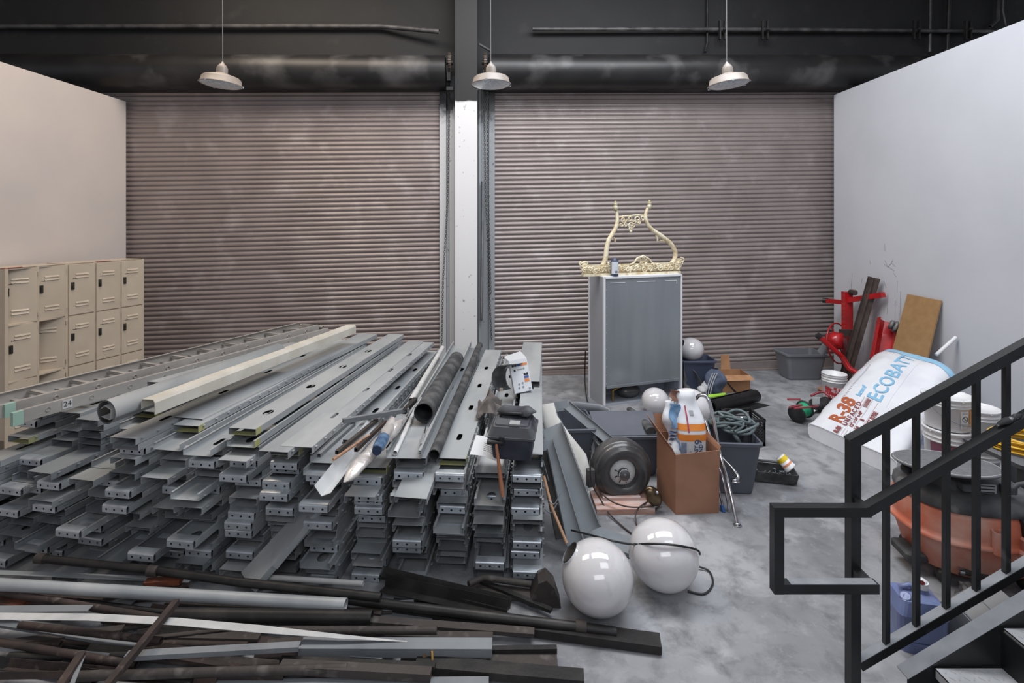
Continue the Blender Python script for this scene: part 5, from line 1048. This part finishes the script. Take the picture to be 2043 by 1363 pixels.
mb = MB(); mb.poly(P, (.018, .0, 0)); solo('cardboard_sheet', mb, mat('tan_fibreboard', (156, 122, 82), .9, 0, (146, 112, 74), 12), 'tan cardboard panel leaning tilted against the right wall', 'panel')
mb = MB(); mb.tube([wp(1907, 673, 5.17), wp(1868, 708, 4.9)], .02, 10); solo('white_pole', mb, whitep, 'white pole poking up behind the insulation bag', 'pole')
# ---------------------------------------------------------------- insulation bag
A, B = Vector((3.31, 5.67, .17)), Vector((3.60, 4.76, .19)); Cc, D = Vector((4.96, 6.75, .78)), Vector((5.0, 5.62, .75))
bagm = mat('white_poly_bag', (232, 233, 238), .35, 0, (218, 220, 228), 3, .4, .7, .3, 9, coat=.2)
def ins(s_, an, e=0):
    s_ = max(0, min(1, s_))
    m0 = A.lerp(Cc, s_); m1 = B.lerp(D, s_); c = (m0+m1)/2; h = m0.z*(1.0+.30*math.sin(math.pi*s_)**.8); w = (m1-m0); w.z = 0; W2 = w.length/2; w.normalize()
    ee = 1 if s_ < .9 else math.sqrt(max(0, 1-((s_-.9)/.1)**2*.55)); h2 = h/2; k = .42 if s_ > .12 else .2+.22*s_/.12
    ca, sa = math.cos(an), math.sin(an); x = math.copysign(abs(ca)**k, ca)*(W2*ee+e); z = math.copysign(abs(sa)**(k if sa < 0 else k*1.5), sa)*(h2*ee+e)
    q = Vector((c.x, c.y, h2))+w*x+Vector((0, 0, z)); n_ = noise.noise(q*3.2)*.022+noise.noise(q*9)*.008
    q += (w*ca+Vector((0, 0, sa)))*n_*(1 if sa > -.5 else 0); q.z = max(q.z, .002); return q
L = ((Cc+D)/2-(A+B)/2); L.z = 0; LL = L.length
t = Thing('insulation_bag', 'large white insulation bag with blue lettering lying against the right wall', 'bag', (4.2, 5.7, 0), world=True)
mb = MB(); nu, nv = 56, 60; mb.surf(lambda u, v: ins(v, -u*2*math.pi), nu, nv, cu=True)
mb.add([ins(0, -2*math.pi*i/nu) for i in range(nu)], [tuple(range(nu))]); mb.add([ins(1, -2*math.pi*i/nu) for i in range(nu)], [tuple(range(nu))[::-1]]); t.part('bag_body', mb, bagm)
skyb = mat('sky_blue_print', (140, 192, 226), .45, 0, (160, 206, 234), 5); rbr = mat('red_brown_print', (178, 92, 54), .5); lb_ = mat('light_blue_lettering', (134, 188, 222), .5); rb2 = mat('dark_red_print', (140, 74, 72), .5)
mb = MB(); mb.surf(lambda u, v: ins(.80+.13*v, -(-.15+.85*u)*math.pi-math.pi*.15+0, .004), 40, 8)
mb = MB(); mb.surf(lambda u, v: ins(.85+.11*v-.02*math.sin(u*3), math.pi*(1.08-1.16*u), .004), 44, 8); t.part('blue_band', mb, skyb)
def top(s_, w, e=.007):         # w -1 (far side) .. 1 (near side) on top face
    k = .42*1.5 if s_ > .12 else (.2+.22*s_/.12)*1.5; kx = .42 if s_ > .12 else .2+.22*s_/.12
    ca = math.copysign(abs(w)**(1/kx), w); return ins(s_, math.acos(max(-1, min(1, ca))), e)
def put(body, size, s0, w0, m_, nm, sy_=1.0, **k):
    mb = letters(body, size, lambda x, y: top(s0+x/LL, w0-y*sy_/.48), align='LEFT', **k); t.part(nm, mb, m_)
put('R-38', .18, .07, -.46, rbr, 'large_rating_lettering', 1.15, bold=.006)
put('UNFACED', .062, .07, -.24, rb2, 'unfaced_lettering', 1.2, spacing=1.35, bold=.002)
put('12" x 24" x 48"', .040, .075, -.10, rb2, 'size_lettering', 1.2, bold=.002)
put('64      8', .05, .07, .03, rb2, 'count_lettering', 1.2, bold=.002)
put('5001657 B70E', .054, .07, .18, rb2, 'code_lettering', 1.2, bold=.002)
put('R-38', .046, .0, -.30, rb2, 'small_rating_lettering', 1.5, bold=.003)
put('knauf', .075, .30, -.36, lb_, 'knauf_lettering', 1.0, bold=.003)
put('ECOBATT', .205, .31, .0, lb_, 'ecobatt_lettering', 1.1, bold=.003, spacing=1.02)
mb = MB()
for w in (-.17, -.03, .10): mb.surf(lambda u, v: top(.07+.24*u, w+.006*v), 10, 1)
mb.surf(lambda u, v: top(.24+.07*u, -.22+.008*v), 6, 1)
for k in range(9): mb.surf(lambda u, v: top(.005+.05*u, -.30+.06*k+.006*v), 4, 1)
t.part('print_rules', mb, mat('grey_rules', (176, 150, 150), .6))
mb = MB()
for k in range(9): mb.surf(lambda u, v: top(.245+.006*k*1.2+.004*u, -.15+.10*v), 1, 4)
t.part('barcode', mb, rb2)
mb = MB()
for k in range(26): mb.surf(lambda u, v: top(.24+.014*k+.004*u, -.66+.05*v), 1, 2)
t.part('tick_marks', mb, mat('pale_tick_print', (190, 186, 190), .6))
mb = MB(); mb.surf(lambda u, v: top(.30+.5*u, .30+.004*v), 20, 1); t.part('fold_line', mb, mat('pale_blue_line', (196, 214, 232), .6))
def nearside(x, z, s0): p_ = B.lerp(D, s0+x/LL); return None
mb = letters('ECOBATT', .15, lambda x, y: ins(.12+x/LL*.9, math.asin(max(-1, min(1, (y-.0)/.14)))*.16, .004), align='LEFT', bold=.001); t.part('side_lettering', mb, mat('faded_blue_lettering', (176, 192, 222), .5))
mb = MB(); mb.tube([ins(0.0, a, .0)*1 for a in [math.pi*1.02-math.pi*1.04*k/20 for k in range(21)]], .007, 6); t.part('end_seam', mb, bagm)
# ---------------------------------------------------------------- buckets
def bucket(x, y, z, r, h, label, lid=True, band=None, word=None, name='plastic_bucket', handle=True, inside=None):
    t = Thing(name, label, 'bucket', (x, y, z), 0); rb = r*.88
    pr = [(.001, 0), (rb, 0), (rb+.002, .006), (r*.965, h*.72), (r*1.02, h*.73), (r*1.02, h*.745), (r*.975, h*.75), (r*.975, h*.81), (r*1.03, h*.82), (r*1.03, h*.835), (r*.98, h*.84), (r*.985, h*.91), (r*1.04, h*.92), (r*1.04, h*.94)]
    if not lid: pr += [(r*1.0, h), (r*1.03, h), (r*1.0, h+.003), (r*.95, h), (rb*.95, .02), (.001, .02)]
    mb = MB(); mb.lathe(pr+([(r*1.0, h*.94), (r, h*.96)] if lid else []), 48); t.part('pail', mb, whitep)
    if lid:
        mb = MB(); mb.lathe([(r*1.03, h*.94), (r*1.07, h*.95), (r*1.075, h*.985), (r*1.05, h), (r*.98, h), (r*.96, h-.012), (.001, h-.012)], 48); t.part('lid', mb, whitep)
        for k in range(10): a = 2*math.pi*k/10+.2; mb = MB() if k == 0 else mb; mb.box((r*1.078*math.cos(a), r*1.078*math.sin(a), h*.965), (.006, .012, .02), a)
        t.part('lid_tabs', mb, whitep)
    if handle:
        mb = MB(); mb.tube([(r*1.03*math.cos(a), r*1.03*math.sin(a)-.02, h*.74-.12*math.sin((a+math.pi)*1)) for a in [-math.pi+math.pi*k/16 for k in range(17)]], .0035, 6); t.part('wire_handle', mb, galvd)
    if band:
        z0, z1, a0, a1, m_ = band; rr = lambda z: rb+(r*.965-rb)*z/(h*.72)+.0012
        mb = MB(); mb.surf(lambda u, v: ((rr(z0+(z1-z0)*v))*math.cos(math.radians(a0+(a1-a0)*u)), rr(z0+(z1-z0)*v)*math.sin(math.radians(a0+(a1-a0)*u)), z0+(z1-z0)*v), 30, 1); bd = t.part('label_band', mb, m_)
        if word:
            w_, sz, ac, zc, m2 = word
            mb = letters(w_, sz, lambda x, y: ((rr(zc+y)+.0015)*math.cos(math.radians(ac)+x/r), (rr(zc+y)+.0015)*math.sin(math.radians(ac)+x/r), zc+y), bold=.002); t.part('label_lettering', mb, m2, parent=bd)
    return t
bx, by = 3.68, 4.30
bucket(bx, by, 0, .155, .285, 'white bucket at the foot of the bucket stack', handle=False)
maroon = mat('maroon_label', (122, 74, 92), .5)
bucket(bx, by, .29, .16, .37, 'white paint bucket with a maroon label, middle of the stack', band=(.12, .26, -175, -85, maroon), word=('BEHR', .05, -122, .205, white), handle=False)
tb = bucket(bx-.0, by, .665, .165, .27, 'lidded white bucket with a warning label, top of the stack')
r_ = .158
mb = MB(); mb.surf(lambda u, v: (r_*math.cos(math.radians(-98+24*u)), r_*math.sin(math.radians(-98+24*u)), .03+.15*v), 8, 1); wl = tb.part('warning_label', mb, mat('grey_label', (206, 208, 212), .6))
mb = MB(); ac = math.radians(-86)
def cyl(x, z, e=.002): return Vector(((r_+e)*math.cos(ac+x/r_), (r_+e)*math.sin(ac+x/r_), z))
mb.tube([cyl(.022*math.cos(k*math.pi/12), .115+.022*math.sin(k*math.pi/12)) for k in range(25)], .002, 5, cap=False); mb.tube([cyl(-.015, .13), cyl(.015, .10)], .002, 5); tb.part('prohibition_mark', mb, blackp, parent=wl)
mb = MB()
for k in range(5): mb.tube([cyl(-.025, .04+.009*k), cyl(.025, .04+.009*k)], .0012, 4)
for k in range(2): mb.tube([cyl(-.022, .158+.009*k), cyl(.022, .158+.009*k)], .0015, 4)
tb.part('label_print', mb, ink, parent=wl)
mb = MB(); mb.surf(lambda u, v: ((r_+.001)*math.cos(math.radians(-71+7*u)), (r_+.001)*math.sin(math.radians(-71+7*u)), .05+.15*v), 3, 1); tb.part('orange_label', mb, mat('orange_label', (214, 140, 60), .6))
bucket(4.22, 4.62, 0, .16, .38, 'white bucket under the one behind the stack, near the wall', handle=False)
bucket(4.22, 4.62, .385, .155, .33, 'white bucket with a red label just behind the stack', band=(.06, .14, -160, -100, red_m), handle=False)
bq = fl(1678, 805); redlab = mat('red_bucket_label', (176, 46, 56), .5, 0, (214, 190, 190), 25, .5, .6)
bucket(bq.x, bq.y+.14, 0, .148, .355, 'small open white bucket with a red label behind the insulation bag', lid=False, band=(.03, .2, -170, -20, redlab))
mb = MB(); mb.poly([fl(1629, 775, .03), fl(1660, 760, .02), fl(1672, 776, .015), fl(1662, 790, .01)], (0, 0, .006)); solo('cardboard_scrap', mb, brown_card, 'torn cardboard scrap at the foot of the small open bucket', 'cardboard')
# cord reel
t = Thing('cord_reel', 'green and black cord reel with red handles on the floor', 'reel', fl(1600, 822), world=True)
c_ = fl(1600, 820, .12)+Vector((0, .0, 0)); ax = Vector((.80, .55, .1)).normalized()
mb = MB(); mb.lathe([(.001, -.135), (.10, -.135), (.105, -.125), (.10, -.115), (.001, -.115)], 32, c_, ax); mb.lathe([(.001, .06), (.10, .06), (.105, .07), (.10, .08), (.001, .08)], 32, c_, ax); t.part('flange', mb, blackp)
mb = MB(); mb.lathe([(.085, -.115), (.078, -.06), (.078, 0), (.085, .06)], 32, c_, ax); t.part('cord_winding', mb, mat('green_cord', (40, 168, 122), .4, 0, (30, 140, 100), 10))
redh = mat('dusty_red_tube', (150, 58, 68), .5)
for p_, q_ in (((1572, 797), (1596, 797)), ((1575, 813), (1600, 808)), ((1585, 815), (1632, 811))): mb = MB(); mb.tube([at(p_[0], p_[1], 5.9), at(q_[0], q_[1], 6.0)], .012, 8); t.part('handle_tube', mb, redh)
mb = MB(); mb.box(at(1628, 800, 5.95), (.09, .01, .08), .2); t.part('paper_tag', mb, mat('grey_tag', (176, 180, 180), .6))
solo('cable_bundle', crumple(fl(1622, 812, .08), fl(1656, 800, .08), .085, 3, 24, 16, .6, 8, .8), mat('black_cable_bundle', (46, 46, 48), .5, 0, (30, 30, 32), 20), 'black bundle of cable behind the cord reel', 'cable')
cable([fl(1618, 790, .16), fl(1640, 782, .20), fl(1655, 792, .16), fl(1662, 806, .05), fl(1650, 816, .02)], .014, redh, 'dusty red hose arching behind the cord reel', 'red_hose')
t = Thing('white_cup', 'white plastic scrap with a red edge at the near corner of the bag', 'plastic scrap', fl(1620, 822), world=True); t.part('scrap', crumple(fl(1612, 824, .03), fl(1632, 815, .04), .03, 7, 14, 8, .5, 14, .5), whitep)
# ---------------------------------------------------------------- vacuum, jug and yellow coil behind the railing
orm = mat('dusty_orange_plastic', (204, 112, 84), .5, 0, (190, 96, 68), 3, .4, .7, .03, 40, col3=(218, 180, 166), s3=3, lo3=.45, hi3=.72)
dgm = mat('dusty_grey_head', (74, 75, 78), .65, 0, (108, 108, 110), 5, .45, .7, .06, 30, col3=(176, 176, 178), s3=3.5, lo3=.56, hi3=.7)
vx, vy = 3.13, 3.54
t = Thing('shop_vacuum', 'large dusty orange vacuum with a black head behind the railing', 'vacuum', (vx, vy, 0), math.radians(-8))
def el(mb, prof, rx=1.0, ry=.82, n=56):
    vs = []; fs = []
    for r, z in prof:
        for j in range(n):
            a = 2*math.pi*j/n; c_, s_ = math.cos(a), math.sin(a); vs.append((r*rx*math.copysign(abs(c_)**.8, c_), r*ry*math.copysign(abs(s_)**.8, s_), z))
    for k in range(len(prof)-1):
        for j in range(n): fs.append((k*n+j, k*n+(j+1) % n, (k+1)*n+(j+1) % n, (k+1)*n+j))
    mb.add(vs, fs, True); return mb
mb = MB(); el(mb, [(.001, .07), (.30, .07), (.325, .09), (.385, .29), (.395, .30), (.425, .305), (.43, .315), (.42, .33), (.40, .335), (.405, .36), (.385, .47), (.37, .50), (.30, .51)]); t.part('tank', mb, orm)
mb = MB(); el(mb, [(.36, .495), (.385, .505), (.38, .55), (.34, .585), (.27, .60), (.255, .61), (.25, .65), (.235, .67), (.15, .68), (.14, .70), (.001, .71)]); t.part('motor_head', mb, dgm)
for x in (-.12, .0, .12): mb = MB(); mb.bbox((x, -.225, .655), (.075, .06, .05), .01); t.part('vent_block', mb, dgm)
mb = MB(); mb.bbox((-.03, -.262, .665), (.11, .012, .055), .004); t.part('rating_plate', mb, mat('pale_plate', (158, 160, 164), .6))
for z in (.645, .665, .685): mb = MB(); mb.box((-.03, -.270, z), (.08, .003, .006)); t.part('plate_line', mb, dark)
mb = MB(); mb.tube([(-.02, -.345, .30), (-.02, -.345, .44)], .034, 20, wall=.006); t.part('drain_spout', mb, orm)
mb = MB(); mb.bbox((.20, -.31, .36), (.17, .12, .09), .02); mb.bbox((.20, -.33, .305), (.22, .1, .05), .02); t.part('moulded_step', mb, orm)
mb = MB(); mb.bbox((.2, -.30, .45), (.14, .07, .11), .01); t.part('latch', mb, blackp)
mb = MB(); mb.bbox((.21, -.305, .17), (.15, .03, .035), .006); t.part('grip_slot', mb, orange_rust)
mb = MB(); mb.tube([(.1, -.23, .62), (.16, -.25, .70), (.24, -.22, .70), (.29, -.18, .62)], .014, 10); t.part('head_handle', mb, dgm)
for a in (2.4, 3.9, 5.5, .8): mb = MB(); mb.sphere((.33*math.cos(a), .28*math.sin(a), .045), .043, 16, 10); t.part('caster', mb, blackp)
mb = MB(); mb.bbox((-.36, -.05, .11), (.14, .2, .06), .02); t.part('side_bracket', mb, dustblack)
mb = MB(); mb.bbox((-.30, .02, .62), (.05, .05, .14), .012); mb.sphere((-.355, -.01, .655), .035, 14, 10); t.part('hose_port', mb, blackp)
mb = MB(); mb.bbox((-.20, -.19, .56), (.07, .05, .05), .006); t.part('yellow_tag', mb, mat('faded_yellow_tag', (176, 160, 110), .6))
pd = Vector((2.93, 3.44, .76)); padm = mat('grey_felt_pad', (98, 99, 103), .9, 0, (108, 109, 112), 30, .4, .6, .1, 120); t = Thing('floor_pad', 'round grey felt disc lying on top of the vacuum head', 'disc', (pd.x, pd.y, .72), world=True)
mb = MB(Matrix.Translation(pd) @ Matrix.Rotation(math.radians(-8), 4, 'X')); mb.lathe([(.001, -.012), (.285, -.012), (.295, -.002), (.29, .004), (.001, .006)], 56); t.part('felt', mb, padm)
mb = MB(Matrix.Translation(pd) @ Matrix.Rotation(math.radians(-8), 4, 'X')); mb.lathe([(.001, -.05), (.15, -.05), (.17, -.02), (.001, -.014)], 40); t.part('hub', mb, blackp)
mb = MB(Matrix.Translation(pd) @ Matrix.Rotation(math.radians(-8), 4, 'X')); mb.tube([(.282*math.cos(k*math.pi/30), .282*math.sin(k*math.pi/30), .005) for k in range(61)], .002, 4, cap=False); t.part('stitching', mb, dustw)
# yellow coil on a grey trolley
cy = Vector((3.98, 3.92, .65)); ym = mat('yellow_cable_jacket', (232, 184, 34), .35, 0, (214, 164, 24), 6); RC = random.Random(9)
for k in range(16):
    r0 = .25-.010*(k % 6)+RC.uniform(-.006, .006); z = .0+.013*(k//2)+RC.uniform(-.004, .004); mb = MB(); mb.tube([cy+Vector((r0*math.cos(a), r0*.9*math.sin(a), z+.012*math.sin(a*2+k))) for a in [2*math.pi*j/36 for j in range(37)]], .0065, 8, cap=False)
    o = t2.part('cable_loop', mb, ym) if k else None
    if k == 0: t2 = Thing('yellow_cable_coil', 'coil of yellow cable right of the felt disc', 'cable coil', cy-Vector((0, 0, .01)), world=True); t2.part('cable_loop', mb, ym)
t = Thing('grey_trolley', 'grey plastic trolley under the yellow coil', 'trolley', (4.0, 3.92, 0), 0)
mb = MB(); taper(mb, .59, .635, .62, .5, .68, .56, .05); t.part('tray_top', mb, greyt)
for x in (-.27, .27):
    for y in (-.2, .2): mb = MB(); mb.box((x, y, .295), (.04, .04, .59)); t.part('leg', mb, blackp)
mb = MB(); taper(mb, .20, .24, .58, .46, .6, .48, .05); t.part('shelf', mb, mat('olive_yellow_shelf', (150, 140, 70), .6))
cable([(3.86, 3.66, .66), (3.72, 3.42, .58), (3.68, 3.34, .4), (3.66, 3.36, .2), (3.6, 3.4, .05)], .016, blackp, 'black hose hanging from the trolley beside the vacuum')
# blue jug
bjm = mat('blue_jug_plastic', (116, 128, 170), .35, 0, (104, 117, 160), 4, sss=.1); t = Thing('blue_jug', 'blue plastic jug with a white cap behind the balusters', 'jug', (2.30, 2.90, 0), math.radians(-12))
mb = MB(); taper(mb, 0, .20, .235, .20, .245, .21, .04); n = 16
taper(mb, .20, .27, .245, .21, .20, .16, .03); taper(mb, .27, .29, .20, .16, .13, .09, .03); mb.tube([(.03, 0, .285), (.03, 0, .315)], .03, 20, radii=[.036, .03]); t.part('jug_body', mb, bjm)
mb = MB(); mb.tube([(.03, 0, .312), (.03, 0, .345)], .034, 24); mb.sphere((.03, 0, .345), .028, 16, 8, (1, 1, .6)); t.part('cap', mb, whitep); mb = MB(); mb.disc((.022, -.026, .352), .012, (0, -1, .5), 14, .006); t.part('cap_plug', mb, redd)
mb = MB(); mb.tube([(-.06, 0, .26), (-.075, 0, .30), (-.03, 0, .315), (.0, 0, .30)], .014, 10); t.part('handle', mb, bjm)
mb = MB(); mb.lathe([(.034, -.002), (.026, .004), (.03, .01), (.022, .012), (.001, .006)], 24, (-.07, -.045, .272), (-.3, -.3, 1)); t.part('side_spout', mb, bjm)
mb = MB(); mb.surf(lambda u, v: (-.07+.14*u, -.1055-.004*math.sin(u*3.14), .05+.012*v), 10, 2, th=.004); t.part('moulded_ridge', mb, bjm)
# bits on the floor
t = Thing('vacuum_wand', 'chrome ended dark pipe lying on the floor before the vacuum', 'pipe', fl(1915, 1150), world=True)
mb = MB(); mb.tube([fl(1915, 1138, .12), fl(1990, 1152, .10)], .024, 18, wall=.004); t.part('wand', mb, rust2); mb = MB(); mb.tube([fl(1912, 1137.5, .12), fl(1921, 1139, .12)], .027, 18, wall=.004); t.part('chrome_end', mb, chrome)
solo('clear_plastic_pack', crumple(fl(1918, 1175, .05), fl(1945, 1178, .05), .05, 6, 22, 12, .5, 16, .8), mat('clear_pack', (120, 122, 124), .12, 0, (60, 60, 62), 14, .4, .6, .5, 30, coat=.8), 'crumpled clear plastic pack on the floor under the vacuum', 'plastic pack')
solo('black_scrap', crumple(fl(1905, 1190, .035), fl(1935, 1200, .035), .05, 16, 16, 8, .5, 10, .6), dustblack, 'black plastic scrap beside the clear pack', 'plastic scrap')
t = Thing('metal_pail', 'pale metal pail lying on its side under the bottom rail', 'pail', fl(1930, 1275), world=True); a_ = fl(1903, 1255, .12); b_ = fl(1985, 1212, .12)
mb = MB(); mb.tube([a_, a_.lerp(b_, .5), b_], .115, 36, radii=[.115, .118, .122], wall=.004); t.part('shell', mb, mat('pale_pail_steel', (156, 154, 152), .35, .5)); mb = MB()
for f_ in (.0, .04, .5): p_ = a_.lerp(b_, f_); mb.tube([p_, p_+(b_-a_).normalized()*.008], .121, 36)
t.part('rolled_rim', mb, galvd)
# ---------------------------------------------------------------- railing and stairs
blk = mat('black_rail_paint', (30, 31, 33), .42, .1, (42, 43, 46), 3, .45, .75, .03, 60, col3=(92, 93, 95), s3=5, lo3=.68, hi3=.85)
dustt = mat('settled_grey_dust', (138, 141, 146), .9, 0, (124, 127, 132), 9)
YR = 2.615; s2 = .0508
t = Thing('stair_railing', 'black steel railing with balusters and a looped handrail', 'railing', (1.755, YR, 0), world=True)
zt_ = lambda X: 1.262+(X-1.76)*.548; zb_ = lambda X: .105+(X-1.76)*.59
X1 = 3.3
mb = MB(); mb.box((1.755, YR, .635), (s2, s2, 1.27)); t.part('post', mb, blk)
mb = MB(); mb.bar((1.735, YR, zt_(1.735)), (X1, YR, zt_(X1)), s2-.0012, s2*1.05-.0006); t.part('top_rail', mb, blk)
mb = MB(); mb.bar((1.78, YR, zb_(1.78)), (X1, YR, zb_(X1)), s2-.001, s2*.8); br = t.part('bottom_rail', mb, blk)
mb = MB(); d_ = Vector((1, 0, .565)).normalized(); u_ = Vector((-.565, 0, 1)).normalized(); a_ = Vector((1.78, YR, zb_(1.78)))+u_*.0212; b_ = Vector((X1, YR, zb_(X1)))+u_*.0212; mb.bar(a_, b_, .046, .002, up=u_); t.part('dust_layer', mb, dustt, parent=br)
for k in range(10):
    X = 1.925+k*.1535
    if X > X1: break
    mb = MB(); mb.box((X, YR, (zt_(X)+zb_(X))/2), (.0254, .0254, zt_(X)-zb_(X)-.03)); t.part('baluster', mb, blk)
YH = 2.50; H0 = .985
e0 = at(1550, 1030, YH); k0 = at(1728, 1018, YH); k1 = at(2043, 836, YH); sl = (k1.z-k0.z)/(k1.x-k0.x)
mb = MB(); w_ = .047; hr = [Vector((e0.x-.012, YH, k0.z)), Vector((k0.x, YH, k0.z)), Vector((X1, YH, k0.z+sl*(X1-k0.x)))]
mb.bar(hr[0], hr[1]+Vector((.012, 0, 0)), w_, w_); mb.bar(hr[1]-Vector((.004, 0, .0)), hr[2], w_-.001, w_)
zl = at(1560, 1170, YH).z; mb.box((hr[0].x+.012, YH, (hr[0].z+zl)/2), (w_+.001, w_+.001, hr[0].z-zl+w_+.001)); xr = at(1748, 1160, YH).x
mb.bar((hr[0].x+.012, YH, zl), (xr, YH, zl), w_, w_); t.part('handrail', mb, blk)
mb = MB(); mb.box((1.755+.004, (YH+YR)/2+.01, zl), (w_, YR-YH+.02, w_)); t.part('bracket', mb, blk); mb = MB(); mb.box((1.755, (YH+YR)/2, k0.z), (.03, YR-YH, .03)); t.part('bracket', mb, blk)
mb = MB(); mb.box(((hr[0].x+xr)/2+.03, YH, zl+w_/2+.001), (xr-hr[0].x-.08, w_*.96, .002)); t.part('dust_layer', mb, dustt)
solo('black_glove', crumple(Vector((2.38, 2.50, hr[1].z+sl*(2.40-k0.x)+.035)), Vector((2.50, 2.50, hr[1].z+sl*(2.5-k0.x)+.03)), .017, 21, 20, 12, .6, 22, .8), mat('black_grey_cloth', (44, 45, 47), .8, 0, (170, 170, 172), 22, .6, .7), 'black knotted cloth on the handrail near the right edge', 'cloth')
solo('black_tarp', crumple(Vector((4.42, 4.45, .62)), Vector((4.95, 4.35, .66)), .10, 8, 24, 16, .5, 5, .6), blackp, 'black sheeting slumped against the right wall behind the trolley', 'sheeting')
mb = MB(); taper(mb, 0, .56, .5, .3, .54, .34, .04); mb.v = [v+Vector((4.7, 4.42, 0)) for v in mb.v]; solo('grey_bin', mb, greyt, 'tall grey bin under the black sheeting by the right wall', 'bin')
# stairs
YS = 2.47; sg = lambda X: .232+(X-1.93)*.575
t = Thing('steel_stairs', 'black steel stairs with diamond plate treads in the lower right corner', 'stairs', (1.93, 2.2, 0), world=True)
def stringer(Y, nm):
    mb = MB(); a_ = Vector((1.90, Y, .195)); b_ = Vector((3.3, Y, .195+1.40*.60)); mb.bar(a_, b_, .075, .008); s_ = t.part(nm, mb, blk)
    mb = MB(); u_ = Vector((-.575, 0, 1)).normalized(); mb.bar(a_+u_*.006, b_+u_*.006, .073, .002, up=u_); t.part('dust_layer', mb, dustt, parent=s_)
    mb = MB(); y = Y-.033; mb.poly([(1.90, y, 0), (1.92, y, 0), (2.1, y, 0), (3.3, y, .52), (3.3, y, 1.03), (1.90, y, .19)], (0, .008, 0)); t.part('stringer_web', mb, blk)
stringer(YS, 'stringer'); stringer(1.30, 'stringer')
dp = mat('diamond_plate', (196, 197, 200), .45, .15, (178, 179, 182), 6)
for k in range(4):
    X0_ = 2.02+.325*k; z = .255+.19*k
    mb = MB(); mb.box((X0_+.16, 1.88, z), (.32, 1.09, .008)); mb.box((X0_+.004, 1.88, z-.02), (.008, 1.09, .045)); s_ = t.part('tread', mb, dp)
    mb = MB()
    for i in range(9):
        for j in range(30): mb.box((X0_+.03+i*.034, 1.36+j*.036, z+.005), (.024, .006, .002), math.pi/4 if (i+j) % 2 else -math.pi/4)
    t.part('raised_pattern', mb, dp, parent=s_)
    mb = MB(); mb.box((X0_+.318, 1.88, z+.09), (.006, 1.09, .18)); t.part('riser', mb, blk)
